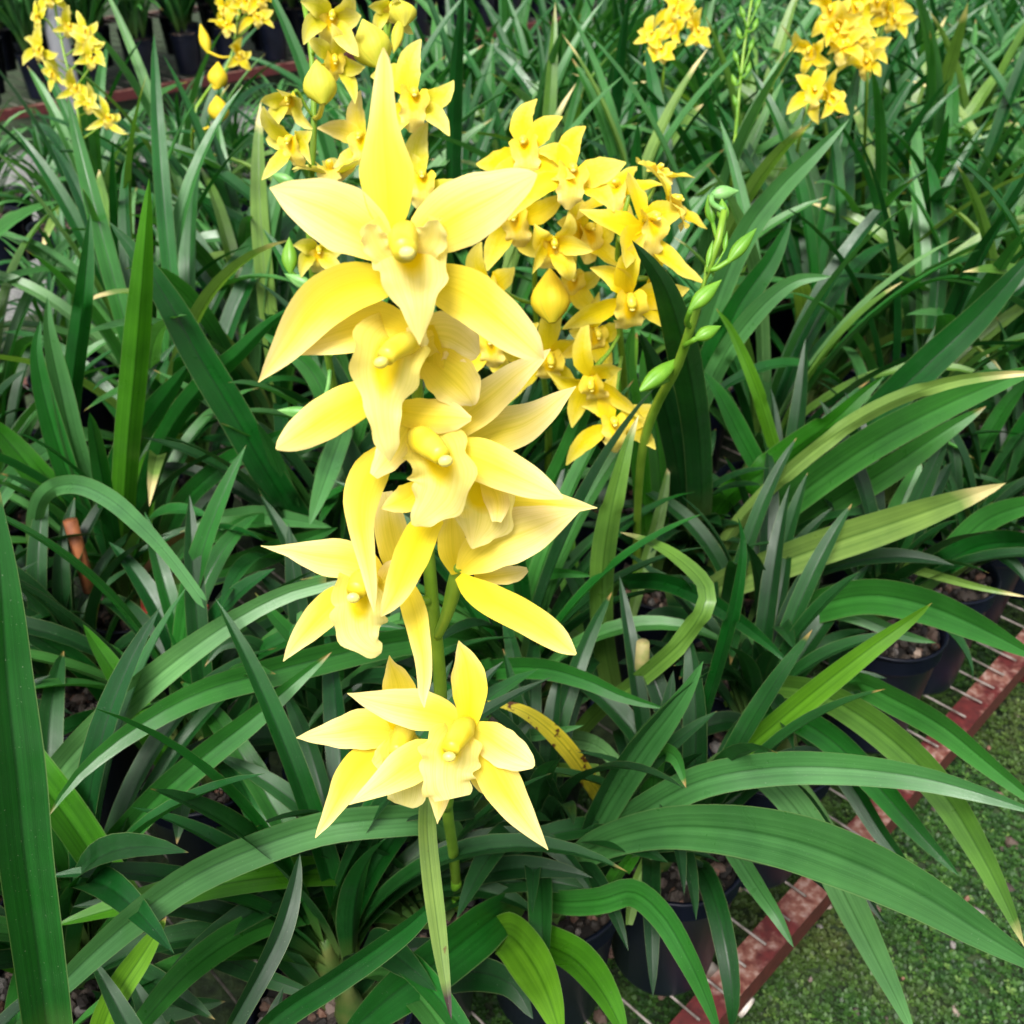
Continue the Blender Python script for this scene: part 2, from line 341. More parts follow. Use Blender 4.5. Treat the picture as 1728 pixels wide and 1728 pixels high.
# ------------------------------------------------------------ racks
RZ = .22
def rack(s0, s1, a0, a1, label, nwire, wstep, wa0):
    t = thing('plant_rack', sa(s0, a0, 0), label, 'rack')
    for k, s in enumerate((s0, s1)):
        m = MB(); L = (a1 - a0) / 2; c = sa(s, (a0 + a1) / 2, RZ - .012); g = 1 if k == 0 else -1
        m.box(c + NV * .006 * g, DV * L, NV * .0165, Vector((0, 0, .003)))
        m.box(c - NV * .013 * g + Vector((0, 0, -.0195)), DV * L, NV * .0025, Vector((0, 0, .0225)))
        add('rail', m.mesh('rail', RAIL, False), t)
    for k in range(int((a1 - a0) / 1.4) + 1):
        for s in (s0 + .02, s1 - .02):
            m = MB(); m.box(sa(s, min(a0 + .5 + k * 1.4, a1 - .05), (RZ - .02) / 2), DV * .016, NV * .016, Vector((0, 0, (RZ - .02) / 2)))
            add('leg', m.mesh('rack_leg', RAIL, False), t)
    rest = MB(); i = 0; a = a0
    while a < a1:
        m = MB() if (abs(a - wa0) < nwire * wstep / 2) else rest
        j = [Vector((random.uniform(-.003, .003), random.uniform(-.003, .003), random.uniform(-.002, 0))) for _ in range(6)]
        m.tube([sa(s0 - .004 + (s1 - s0) * q / 5, a + random.uniform(-.004, .004), RZ + .0005) + j[q] for q in range(6)], .0017, 5)
        if m is not rest: add('wire', m.mesh('wire', WIRE), t)
        a += wstep
    if rest.V: tag(add('wire_mesh', rest.mesh('wire_mesh', WIRE), t), kind='stuff')
    return t
rack(.305, 2.45, -1.6, 7.5, 'low rack with worn red edge rail and thin wires, in front beside the moss', 90, .045, 1.4)
rack(2.62, 3.45, 1.0, 7.5, 'low wire rack under the short young plants, before the grey aisle', 40, .09, 2.5)
rack(5.32, 7.6, .8, 8.5, 'farthest low rack with dull red edge rail across the grey aisle', 40, .09, 2.5)
# white plastic pipe under the front rail, its open end toward the moss
m = MB(); p0 = at_z(1262, 1702, .150); ax = (NV * -1 + Vector((0, 0, -.12))).normalized()
m.tube([p0 - ax * .30, p0 - ax * .1, p0], .014, 16, cap=False); m.tube([p0, p0 - ax * .1, p0 - ax * .30], .0115, 16, cap=False)
tag(add('drain_pipe', m.mesh('drain_pipe', PIPE)), 'short dirty white plastic pipe poking out under the red rail', 'pipe')

# ------------------------------------------------------------ pots
PH = .20
def pot_mesh(rt=.076, rb=.058, ribs=True):
    m = MB(); prof = [(rb * .3, .0), (rb, .0), (rb + .002, .006), (rb + (rt - rb) * .8, PH - .036)]
    for k in range(4): prof += [(rt - .003, PH - .034 + k * .008), (rt + .0005, PH - .030 + k * .008)]
    prof += [(rt + .003, PH - .003), (rt + .002, PH), (rt - .002, PH - .001), (rt - .004, PH - .03), (rt - .006, PH - .05)]
    nn = 32; P = []; UVs = []
    for i, (r, z) in enumerate(prof):
        for k in range(nn + 1):
            an = 2 * math.pi * k / nn; P.append(Vector((r * math.cos(an) * (1 + .012 * math.sin(2 * an)), r * math.sin(an), z))); UVs.append((k / nn, i / len(prof)))
    m.grid(P, nn + 1, len(prof), UVs); return m.mesh('pot', POTM)
POT = pot_mesh()
MIX = []
for k in range(3):
    m = MB(); nn = 20; P = []
    for i in range(4):
        for q in range(nn + 1): an = 2 * math.pi * q / nn; r = .070 * i / 3; P.append(Vector((r * math.cos(an), r * math.sin(an), PH - .020)))
    m.grid(P, nn + 1, 4, [(0, 0)] * len(P), .05); stones_bm(m, Vector((0, 0, 0)), .066, 170, .0085, PH - .016); MIX.append(m.mesh('potting_mix', STONE, False))
def bulb_mesh():
    m = MB(); prof = [(.010, -.02), (.014, -.004), (.015, .010), (.012, .026), (.007, .042), (.005, .06)]
    m.tube([Vector((0, 0, z + PH)) for r, z in prof], [r for r, z in prof], 10); return m.mesh('pseudobulb', simple('pseudobulb_skin', (.03, .09, .012), (.10, .12, .03), .5, 50))
BULB = bulb_mesh()

# ------------------------------------------------------------ strap leaves
AVALS = {3: [-1, 0, 1], 5: [-1, -.13, 0, .13, 1], 7: [-1, -.6, -.10, 0, .10, .6, 1], 9: [-1, -.72, -.4, -.07, 0, .07, .4, .72, 1]}
def strap(mb, pts, wid, side, fold=.32, tint=.5, nu=7, nv=20, taper=(.55, .30), wav=0, seed=0):
    """pts: samples (x,y,z); wid: max half width; side(i,T)->width direction"""
    S = catmull(pts, nv); P = []; UV = []
    rs = random.Random(seed); ph = rs.uniform(0, 6); W0 = None; AV = AVALS[nu]
    for i in range(nv):
        c = Vector(S[i][:3]); T = Vector((S[min(i + 1, nv - 1)] - S[max(i - 1, 0)])[:3]).normalized(); v = i / (nv - 1)
        W = side(i / (nv - 1), T, c); W = (W - T * W.dot(T)).normalized()
        if W0 is not None and W.dot(W0) < 0: W = -W
        W0 = W; Nn = W.cross(T).normalized()
        if Nn.z < 0: Nn = -Nn
        base, st = taper
        w = wid * (base + (1 - base) * min(1, v / st) ** .7) * (1 - max(0, (v - .55) / .45) ** 2.1) ** .8
        if len(S[i]) > 3: w = S[i][3]
        for j in range(nu):
            a = AV[j]
            f = fold * (1 - .25 * v)
            P.append(c + W * (a * w * math.cos(f * .9)) + Nn * (abs(a) ** 1.08 * w * math.sin(f * 1.5) + wav * w * a * math.sin(v * 9 + ph))); UV.append(((a + 1) / 2, v))
    mb.grid(P, nu, nv, UV, tint)

def arch_leaf(mb, rnd, L, w, az, el, k, origin, tint, nv=16, nu=5, twist=0., sway=0.):
    n = 12; p = origin.copy(); pts = [p.copy()]; ds = L / n; a = az
    for i in range(n):
        s = (i + .5) / n; e = el - k * (s ** 1.6)
        a = az + sway * s
        p = p + Vector((math.cos(e) * math.cos(a), math.cos(e) * math.sin(a), math.sin(e))) * ds; pts.append(p.copy())
    sd = Vector((-math.sin(az), math.cos(az), 0))
    def side(v, T, c):
        return Matrix.Rotation(twist * v, 3, T) @ Vector((-math.sin(az + sway * v), math.cos(az + sway * v), 0))
    strap(mb, [tuple(q) for q in pts], w, side, .38, tint, nu, nv, (.45, .3), .05, rnd.random())

def plant_leaves(seed, count, L0, L1, w0, upright, nv=16, nu=5, split=True, fans=3):
    rnd = random.Random(seed); out = []; big = MB()
    for f in range(fans):
        fa = rnd.uniform(0, 6.28); fo = Vector((math.cos(fa), math.sin(fa), 0)) * (.028 if fans > 1 else 0); plane = rnd.uniform(0, 3.14)
        c = count // fans
        for i in range(c):
            m = MB() if split else big; g = (i + .5) / c * 2 - 1
            az = plane + (0 if g > 0 else math.pi) + rnd.uniform(-.45, .45); ag = abs(g)
            el = R(88) - ag * R(28) * (1.3 - upright) - rnd.uniform(0, .12); k = R(35 + 85 * ag * (1.25 - upright)) * rnd.uniform(.5, 1.35)
            L = rnd.uniform(L0, L1) * (.72 + .28 * (1 - ag * .5))
            o = Vector((fo.x + .006 * g * math.cos(plane), fo.y + .006 * g * math.sin(plane), PH + .0 + .03 * (1 - ag)))
            arch_leaf(m, rnd, L, w0 * rnd.uniform(.75, 1.15), az, el, k, o, rnd.random(), nv, nu, rnd.uniform(-.7, .7), rnd.uniform(-.35, .35))
            if split: out.append(m)
    return out if split else big
PROTO = {}
def proto(kind, i):
    key = (kind, i)
    if key not in PROTO:
        if kind == 'tall': PROTO[key] = [m.mesh('leaf', LM[('far', 'far', 'n', 'far', 'p', 'far', 'far', 'o')[(j * 5 + i) % 8]]) for j, m in enumerate(plant_leaves(100 + i, 21, .42, .68, .0155, .34))]
        elif kind == 'mid': PROTO[key] = [plant_leaves(200 + i, 24, .42, .70, .0160, .34, 11, 5, False).mesh('foliage', LM['far'])]
        elif kind == 'short': PROTO[key] = [plant_leaves(300 + i, 24, .16, .30, .007, .35, 9, 3, False).mesh('foliage', LM['far'])]
        elif kind == 'up': PROTO[key] = [plant_leaves(400 + i, 42, .36, .62, .011, .55, 10, 3, False).mesh('foliage', LM['far'])]
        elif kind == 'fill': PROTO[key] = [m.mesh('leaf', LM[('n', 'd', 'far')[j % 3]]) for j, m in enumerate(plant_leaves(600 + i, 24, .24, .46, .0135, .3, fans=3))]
        elif kind == 'low': PROTO[key] = [m.mesh('leaf', LM['d']) for m in plant_leaves(500 + i, 24, .18, .34, .012, .2, fans=3)]  # low leaves all in the darkest green, shade between the pots put into colour
    return PROTO[key]
def base_plant(loc, label, group=None, leaves=None, bulbs=2, rz=0, sc=1, potted=True, cat='orchid plant'):
    t = thing('potted_orchid', loc, label, cat, group)
    M = Matrix.Translation(loc) @ Matrix.Rotation(rz, 4, 'Z')
    add('pot', POT, t, mat=M)
    add('potting_mix', MIX[int(abs(loc.x * 97 + loc.y * 31)) % 3], t, mat=M)
    for b in range(bulbs):
        an = rz + b * 2.4; add('pseudobulb', BULB, t, mat=Matrix.Translation(loc + Vector((.026 * math.cos(an), .026 * math.sin(an), 0))))
    if leaves:
        nm = 'leaf' if len(leaves) > 1 else 'foliage'
        for me in leaves: add(nm, me, t, mat=M @ Matrix.Scale(sc, 4) @ Matrix.Translation(Vector((0, 0, PH / sc - PH))))
    return t

# ------------------------------------------------------------ flowers
def tepal(mb, S, face, cup=.15, wave=.0, seed=0, nu=9, nv=22, tint=.5, cup2=None):
    """S: samples (x,y,z,wl,wr); face(c): direction the front looks at"""
    S = catmull(S, nv); rs = random.Random(seed); p1, p2 = rs.uniform(0, 6), rs.uniform(0, 6); P = []; UV = []
    for i in range(nv):
        c = Vector(S[i][:3]); T = Vector((S[min(i + 1, nv - 1)] - S[max(i - 1, 0)])[:3]).normalized(); v = i / (nv - 1)
        F = face(c); W = T.cross(F).normalized(); Nn = W.cross(T).normalized()
        if Nn.dot(F) < 0: Nn = -Nn
        cu = cup if cup2 is None else cup + (cup2 - cup) * min(1, v * 1.7)
        wl, wr = max(S[i][3], .0002), max(S[i][4], .0002)
        for j in range(nu):
            a = -1 + 2 * j / (nu - 1); w = wl if a < 0 else wr
            wv = wave * w * abs(a) ** 2 * math.sin(v * (15 if a < 0 else 18) + (p1 if a < 0 else p2)) * min(1, v * 3)
            ww = w * (1 + wave * .35 * abs(a) ** 3 * math.sin(v * 27 + (p2 if a < 0 else p1)))
            P.append(c + W * (a * ww) + Nn * (cu * w * (abs(a) ** 1.7) + wv)); UV.append((j / (nu - 1), v))
    mb.grid(P, nu, nv, UV, tint)
def ellipsoid(mb, c, ax, ay, az, n=12, m=8, tint=.5, p=1.0):
    P = []; UV = []
    for i in range(m + 1):
        ph = math.pi * i / m - math.pi / 2
        for k in range(n + 1):
            an = 2 * math.pi * k / n; q = abs(math.cos(ph)) ** p
            P.append(c + ax * (q * math.cos(an)) + ay * (q * math.sin(an)) + az * math.sin(ph)); UV.append((k / n, i / m))
    mb.grid(P, n + 1, m + 1, UV, tint)
def tocam(c): return (CAM - c).normalized()

def traced_flower(plant, D, tepals, lip, column, cap, stempt, centre, mats=('cream', 'lip'), seed=0, hood=None):
    """tepals: (name,[(x,y,w)...], tip depth change, cup, wave, tint, base depth change)"""
    s = 1 / 1728
    m = MB(); c = at(*centre[:2], D + .012); e = stempt
    mid = (c + e) / 2 + Vector((0, .0, -.006))
    m.tube([Vector(q[:3]) for q in catmull([tuple(e), tuple(mid), tuple(c), tuple(at(centre[0], centre[1], D + .004))], 10)], [.0030, .0030, .0031, .0033, .0036, .004, .0042, .004, .003, .002], 10)
    fl = add('flower', m.mesh('pedicel', STEM), plant)
    def sub(name, me): o = bpy.data.objects.new(name, me); col.objects.link(o); o.parent = fl; return o
    for k, tp in enumerate(tepals):
        nm, pts, tip, cup, wave = tp[:5]; tint = tp[5] if len(tp) > 5 else .5; b0 = tp[6] if len(tp) > 6 else .004; mt = tp[7] if len(tp) > 7 else mats[0]
        S = []; n = len(pts)
        for i, q in enumerate(pts):
            t = i / (n - 1); d = D + b0 + tip * t ** 1.4; p = at(q[0], q[1], d); w = q[2] * d * s
            S.append((*p, w * (q[3] if len(q) > 3 else 1), w))
        mm = MB(); tepal(mm, S, tocam, cup, wave, seed * 10 + k, tint=tint); sub(nm, mm.mesh(nm, PM[mt]))
    if lip:
        pts, tip, cup, wave = lip[:4]; S = []; n = len(pts)
        for i, q in enumerate(pts):
            t = i / (n - 1); d = D - .004 + tip * math.sin(t * 1.57) + (q[3] if len(q) > 3 else 0); p = at(q[0], q[1], d); w = q[2] * d * s; S.append((*p, w, w))
        mm = MB()
        for k, (lb, ld) in enumerate(lip[5] if len(lip) > 5 else ()):
            SS = []
            for i, q in enumerate(lb):
                d = D + ld[0] + (ld[1] - ld[0]) * i / (len(lb) - 1); w = q[2] * d * s; SS.append((*at(q[0], q[1], d), w, w))
            tepal(mm, SS, tocam, .10, .24, seed * 10 + 20 + k, 13, 20, tint=.45)
        mm.uv = [(u, .72 + .25 * v) for u, v in mm.uv]
        tepal(mm, S, tocam, .62, wave * 1.6, seed * 10 + 9, 17, 34, tint=lip[4] if len(lip) > 4 else .5, cup2=-.10); sub('lip', mm.mesh('lip', PM[mats[1]]))
    if column:
        mm = MB(); P = [at(x, y, D + dd) for x, y, r, dd in column]; mm.tube([Vector(q[:3]) for q in catmull([tuple(p) for p in P], 12)], [float(x) for x in np.interp(np.linspace(0, 1, 12), np.linspace(0, 1, len(column)), [r * D * s for x, y, r, dd in column])], 14)
        sub('column', mm.mesh('column', COLM))
    if cap:
        mm = MB(); c = at(cap[0], cap[1], D + cap[3]); r = cap[2] * D * s
        ax = (RT * math.cos(cap[4]) + UP * math.sin(cap[4])) * r * 1.1; ay = (UP * math.cos(cap[4]) - RT * math.sin(cap[4])) * r * .85
        ellipsoid(mm, c, ax, ay, -FW * r * .9 + UP * r * .1, p=.85); o = sub('anther_cap', mm.mesh('anther_cap', CAPM))
    return fl

# generic flower, local frame: x right, y up, z toward the viewer; span about 1
def gen_tepals(seed, openf, mat):
    rnd = random.Random(seed); res = []
    spec = [('sepal', 90, .56, .098), ('petal', 160, .47, .105), ('petal', 20, .47, .105), ('sepal', 224, .56, .098), ('sepal', -44, .56, .098)]
    for nm, ang, L, w in spec:
        a = R(ang + rnd.uniform(-16, 16)); L *= rnd.uniform(.86, 1.14); w *= rnd.uniform(.8, 1.2); d = Vector((math.cos(a), math.sin(a), 0))
        curl = rnd.uniform(-.45, .35); S = []
        perp = Vector((-d.y, d.x, 0)) * rnd.uniform(-.10, .10)
        prof = [.24, .64, .98, 1.0, .84, .52, .06]
        for i, pr in enumerate(prof):
            t = i / 6; r = L * t
            # closed flowers push the tepals forward
            fwd = openf * L * math.sin(t * 1.5) ; out_ = r * (1 - .55 * openf)
            z = fwd + curl * L * t * t
            S.append((*(d * out_ + perp * math.sin(t * 3) + Vector((0, 0, z))), w * pr, w * pr))
        mm = MB()
        def face(c, d=d): return (Vector((0, 0, 1)) - d * openf * 1.2).normalized()
        tepal(mm, S, face, rnd.uniform(.1, .4), .10, rnd.random(), 7, 13, rnd.uniform(.38, .6)); res.append((nm, mm.mesh(nm, PM[mat])))
    return res
def gen_lip(seed, mat):
    rnd = random.Random(seed); S = []
    for i, (y, z, w) in enumerate(((.05, .02, .07), (.03, .07, .115), (-.03, .10, .13), (-.10, .11, .11), (-.17, .10, .115), (-.23, .05, .085), (-.27, 0, .02))):
        S.append((0, y, z, w, w))
    mm = MB(); tepal(mm, S, lambda c: Vector((0, .2, 1)).normalized(), .9, .25, seed, 11, 18, .5, cup2=-.2); return mm.mesh('lip', PM[mat])
def gen_col():
    mm = MB(); mm.tube([Vector((0, .04, .02)), Vector((0, .06, .07)), Vector((0, .055, .12)), Vector((0, .03, .155)), Vector((0, .005, .165))], [.03, .036, .04, .038, .02], 10)
    a = mm.mesh('column', COLM); mm = MB(); ellipsoid(mm, Vector((0, .005, .168)), Vector((.022, 0, 0)), Vector((0, .016, 0)), Vector((0, 0, .02)), 8, 6); return a, mm.mesh('anther_cap', CAPM)
GC = gen_col(); GF = {}
def gen_variant(kind, i):
    if (kind, i) not in GF:
        tm, lm = {'g': ('gold', 'lipg'), 'l': ('lemon', 'lipg'), 'c': ('cream', 'lip')}[kind]
        op = [.12, .30, .18, .62, .05, .42][i % 6]
        GF[(kind, i)] = (gen_tepals(700 + i * 7 + ord(kind), op, tm), gen_lip(800 + i, lm))
    return GF[(kind, i)]
def stem_at(stem, p):
    return min(stem, key=lambda q: (q - p).length + (0.02 if q.z > p.z else 0))
def gen_flower(plant, stem, x, y, d, size, yaw=0, pitch=0, roll=0, kind='g', var=0, simple_=False):
    M = Matrix.Translation(at(x, y, d)) @ CAMROT @ Matrix.Rotation(R(yaw), 4, 'Y') @ Matrix.Rotation(R(pitch), 4, 'X') @ Matrix.Rotation(R(roll), 4, 'Z') @ Matrix.Scale(size * d / 1728, 4)
    Mi = M.inverted(); e = stem_at(stem, M.translation + Vector((0, 0, -.02))); pb = Mi @ e; mm = MB()
    a = Vector((0, 0, -.02)); b = Vector((0, -.02, -.22))
    mm.tube([Vector(q[:3]) for q in catmull([tuple(pb), tuple((pb + b) / 2 + Vector((0, -.03, 0))), tuple(b), tuple(a)], 8)], [.022, .022, .022, .024, .028, .032, .032, .026], 6)
    fl = add('flower', mm.mesh('pedicel', STEM), plant, mat=M)
    tps, lip = gen_variant(kind, var)
    for nm, me in tps: o = bpy.data.objects.new(nm, me); col.objects.link(o); o.parent = fl
    for nm, me in (('lip', lip), ('column', GC[0]), ('anther_cap', GC[1])): o = bpy.data.objects.new(nm, me); col.objects.link(o); o.parent = fl
    return fl
def bud(plant, stem, x0, y0, x1, y1, wpx, d, mat, dd=0., wrink=True):
    """bud from its stalk end (x0,y0) to its tip (x1,y1)"""
    a = at(x0, y0, d); b = at(x1, y1, d + dd); ax = b - a; L = ax.length; t = ax.normalized(); r = wpx * d / 1728 / 2
    u = t.cross(tocam(a)).normalized(); w = t.cross(u); mm = MB(); nn = 30; prof = [.18, .55, .85, 1, .98, .85, .6, .33, .04]; P = []; UV = []
    for i, pr in enumerate(prof):
        c = a + ax * (i / 8) + w * r * .25 * math.sin(i / 8 * 3)
        for k in range(nn + 1):
            an = 2 * math.pi * k / nn; rr = r * pr * (.90 + .17 * abs(math.sin(1.5 * an)) ** .6)
            P.append(c + u * rr * math.cos(an) + w * rr * math.sin(an) * .9); UV.append(((k * 3 / nn) % 1, i / 8 * .8))
    mm.grid(P, nn + 1, 9, UV)
    if stem is not None:
        e = stem_at(stem, a); c1 = (a + e) / 2 - t * .004
        mm.tube([Vector(q[:3]) for q in catmull([tuple(e), tuple(c1), tuple(a + t * L * .06)], 7)], [min(.0026, r * .4)] * 7, 7)
    return add('bud', mm.mesh('bud', mat), plant)
def stem(plant, pts, radii, mat=None, n=26, name='flower_stem', sheaths=()):
    P = [Vector(q[:3]) for q in catmull([tuple(at(*p)) for p in pts], n)]
    rr = list(np.interp(np.linspace(0, 1, n), np.linspace(0, 1, len(radii)), radii)); mm = MB(); mm.tube(P, [float(r) for r in rr], 12)
    so = add(name, mm.mesh(name, mat or STEM), plant)
    for f in sheaths:
        i = int(f * (n - 1)); m2 = MB(); q = P[max(0, i - 1):i + 2]
        m2.tube([q[0], (q[0] + q[1]) / 2, q[1], q[-1]], [rr[i] * 1.02, rr[i] * 1.3, rr[i] * 1.25, rr[i] * .9], 12)
        o = bpy.data.objects.new('sheath', m2.mesh('sheath', STEM if f > .3 else BUDM)); col.objects.link(o); o.parent = so
    return P

def leaf(plant, pts, w, mat='n', roll=0, fold=.34, tip=True, label=None, taper=(.5, .25), tint=None, wav=.04, cut=False):
    """pts (x,y,depth) from the base to the tip; w widest width in photo pixels at the middle depth"""
    P = [at(*p) for p in pts]; n = len(pts)
    dm = pts[int(n * .55)][2]; hw = w * dm / 1728 / 2 / max(.5, math.cos(R(roll[0] if isinstance(roll, tuple) else roll)))
    S = [tuple(p) for p in P]
    def side(v, T, c):
        W = T.cross(tocam(c)).normalized(); return Matrix.Rotation(R(roll if not isinstance(roll, tuple) else roll[0] + (roll[1] - roll[0]) * v), 3, T) @ W
    mb = MB(); sd = (round(pts[0][0]) * 37 + round(pts[-1][1]) * 91) % 1000 / 1000
    strap(mb, S, hw, side, fold, sd if tint is None else tint, 9, 34, taper, wav, sd)
    if cut:   # square torn end
        nu, nv = 9, 34
        for j in range(nu):
            for i in range(nv - 5, nv):
                base = mb.V[(nv - 6) * nu + j] - mb.V[(nv - 6) * nu + 4]; mb.V[i * nu + j] = mb.V[i * nu + 4] + base * (.95 - .03 * (i - nv + 6)) + (mb.V[i * nu + 4] - mb.V[(i - 1) * nu + 4]) * (random.uniform(-.25, .3) if i == nv - 1 else 0)
    return add('leaf', mb.mesh('leaf', LM[mat]), plant, label)
#---PLANTS---
# ------------------------------------------------------------ the plants one can tell apart
def pz(x, y):
    p = at_z(x, y, RZ + PH); p.z = RZ + .003; return p
TRACED = []
def tplant(x, y, label, **k):
    p = pz(x, y); TRACED.append(p); k.setdefault('leaves', proto('fill' if 'left' in label or 'behind the lowest' in label or 'bottom' in label else 'low', len(TRACED) % 6)); return base_plant(p, label, None, rz=len(TRACED) * 1.3, **k)

# --- main orchid with the big flowers
A = tplant(690, 1530, 'potted orchid with the large cream yellow flower spike in the centre foreground', bulbs=3)
MS = stem(A, [(775, 1532, 1.035), (770, 1490, .98), (764, 1430, .88), (755, 1370, .79), (746, 1250, .68), (742, 1140, .61), (733, 1050, .575), (724, 960, .555), (722, 880, .54), (716, 790, .525), (704, 660, .50), (697, 560, .482), (690, 470, .466)],
          [.0052, .0046, .0046, .0046, .0045, .0044, .0043, .0042, .004, .0038, .0034, .003, .0026], sheaths=(.02, .10, .45))
def sp(y):
    return min(MS, key=lambda q: abs(project(q)[1] - y))
# flower 1 (top)
traced_flower(A, .425, [
 ('sepal', [(665,425,13),(660,395,15),(656,356,34),(654,319,43),(652,285,46),(649,250,37),(647,208,25),(647,160,19),(648,120,14),(648,95,8),(647,80,0)], -.012, -.16, .03, .36),
 ('petal', [(665,440,12),(645,420,28),(615,392,48),(580,370,56),(545,352,50),(510,338,37),(480,326,20),(455,317,0)], .006, .14, .05, .62),
 ('petal', [(700,425,14),(722,397,38),(757,372,53),(800,348,54),(840,328,42),(872,310,28),(892,300,17),(906,294,2)], .004, -.12, .05, .66),
 ('sepal', [(668,478,16),(640,478,30),(600,482,40),(555,502,43),(518,538,38),(488,580,27),(460,615,14),(436,645,0)], .016, .25, .03, .42, .010),
 ('sepal', [(705,470,16),(745,480,36),(785,496,44),(822,522,42),(858,553,38),(888,580,28),(906,597,15),(918,606,0)], .014, .10, .03, .44, .008),
 ], ([(682,385,44,.012),(684,405,66,.008),(690,425,64,.002),(696,448,60,0),(699,470,57,-.001),(701,492,44,0),(704,515,32,0),(706,540,20,.002),(707,560,12,.004),(708,582,0,.006)], -.006, .30, .12, .66, [([(660,440,10),(643,425,20),(632,405,23),(626,388,16),(622,377,3)], (-.004,-.016)), ([(700,432,14),(715,418,26),(726,400,30),(729,384,22),(728,371,6)], (-.004,-.018))]),
 [(690,384,12,-.002),(682,398,23,-.012),(680,412,25,-.020),(683,424,20,-.026)], (687,427,12,-.030,0), sp(480), (690,445), seed=1)
# flower 2
traced_flower(A, .452, [
 ('petal', [(700,590,16),(672,560,32),(630,548,42),(585,556,40),(545,570,30),(512,582,18),(488,592,9),(468,601,0)], -.004, .35, .03, .45, .002),
 ('petal', [(706,590,18),(728,568,34),(755,568,40),(778,580,36),(795,592,24),(807,600,7)], .004, -.2, .22, .60, .010),
 ('petal', [(712,600,18),(738,618,36),(764,640,42),(783,660,34),(794,675,16),(798,684,3)], .012, .3, .10, .44, .014),
 ('sepal', [(640,655,16),(618,668,29),(585,684,35),(548,706,36),(515,727,31),(490,743,22),(473,753,11),(466,758,2)], .006, -.2, .03, .46, .006),
 ('sepal', [(722,548,10),(722,580,22),(722,605,26),(724,625,24),(728,640,8)], .010, .2, .06, .10, .010),
 ], ([(668,562,38,.010),(660,580,58,.004),(655,605,62,0),(651,630,58,0),(648,655,48,0),(647,680,34,0),(648,705,27,0),(652,735,24,.002),(656,758,16,.004),(658,778,2,.008)], -.004, .22, .16, .60, [([(700,600,10),(706,580,16),(700,562,18),(690,550,6)], (-.002,-.006))]),
 [(700,578,14,.0),(684,580,20,-.010),(664,590,19,-.018),(650,604,15,-.022)], (643,612,11,-.026,.3), sp(620), (700,600), seed=2)
# flower 3
traced_flower(A, .475, [
 ('petal', [(726,742,16),(765,716,28),(800,690,34),(835,663,30),(868,635,23),(895,615,15),(915,600,8),(929,589,0)], .020, .1, .04, .60, .016),
 ('petal', [(760,770,16),(800,745,34),(840,728,40),(880,716,34),(915,696,24),(945,672,13),(972,652,0)], .030, .1, .04, .58, .030),
 ('sepal', [(745,755,14),(775,764,28),(812,776,37),(850,793,35),(888,811,29),(920,826,19),(950,841,2)], -.004, -.2, .03, .50, .004),
 ('sepal', [(672,765,12),(646,772,22),(624,800,32),(610,840,31),(609,885,23),(616,930,17),(624,975,12),(629,1010,7),(631,1034,0)], .012, -.3, .03, .48, .010),
 ('sepal', [(738,870,16),(715,895,27),(698,930,30),(683,965,27),(668,1000,21),(653,1025,11),(643,1040,1)], .014, .2, .04, .34, .012),
 ('petal', [(650,688,10),(690,697,25),(730,702,29),(765,704,24),(795,707,4)], -.004, -.35, .08, .34, -.004),
 ('petal', [(702,700,10),(682,728,27),(662,762,27),(645,785,19),(630,803,8)], .002, -.15, .16, .52, .000),
 ('petal', [(712,815,10),(690,838,24),(664,850,15),(642,858,1)], .010, .1, .08, .34, .012),
 ], ([(722,735,30,.008),(733,755,50,.004),(742,780,52,0),(746,805,54,0),(742,830,50,0),(728,852,38,0),(712,870,24,.002),(698,887,4,.006)], -.004, .10, .20, .58),
 [(700,735,14,.002),(716,745,24,-.012),(733,758,22,-.018),(746,770,15,-.024)], (752,778,11,-.028,.2), sp(760), (715,750), seed=3)
# flower 4 behind to the right
traced_flower(A, .515, [
 ('petal', [(776,965,10),(800,942,32),(836,916,44),(876,900,45),(915,885,34),(948,872,18),(978,862,1)], .000, .12, .05, .62, .004),
 ('sepal', [(774,972,8),(795,992,20),(828,1012,27),(864,1030,28),(900,1050,27),(935,1074,23),(956,1092,14),(972,1104,2)], -.006, .10, .03, .26, .000),
 ('sepal', [(772,968,10),(764,935,23),(762,905,23),(762,875,14),(763,850,4)], .008, .1, .03, .34, .010),
 ('petal', [(800,975,8),(840,972,15),(870,968,14),(890,961,4)], .016, .1, .10, .62, .016),
 ('sepal', [(820,842,14),(870,846,28),(920,850,24),(965,853,13),(1008,857,0)], .006, .1, .03, .48, .008),
 ('petal', [(815,800,10),(832,825,22),(840,850,20),(838,880,8)], -.010, -.3, .03, .46, -.006),
 ], ([(795,800,34,.006),(805,830,46,.002),(814,855,54,0),(813,880,50,0),(805,903,28,0),(797,926,2,0)], -.004, .08, .18, .56),
 None, None, sp(1060), (774,958), seed=4)
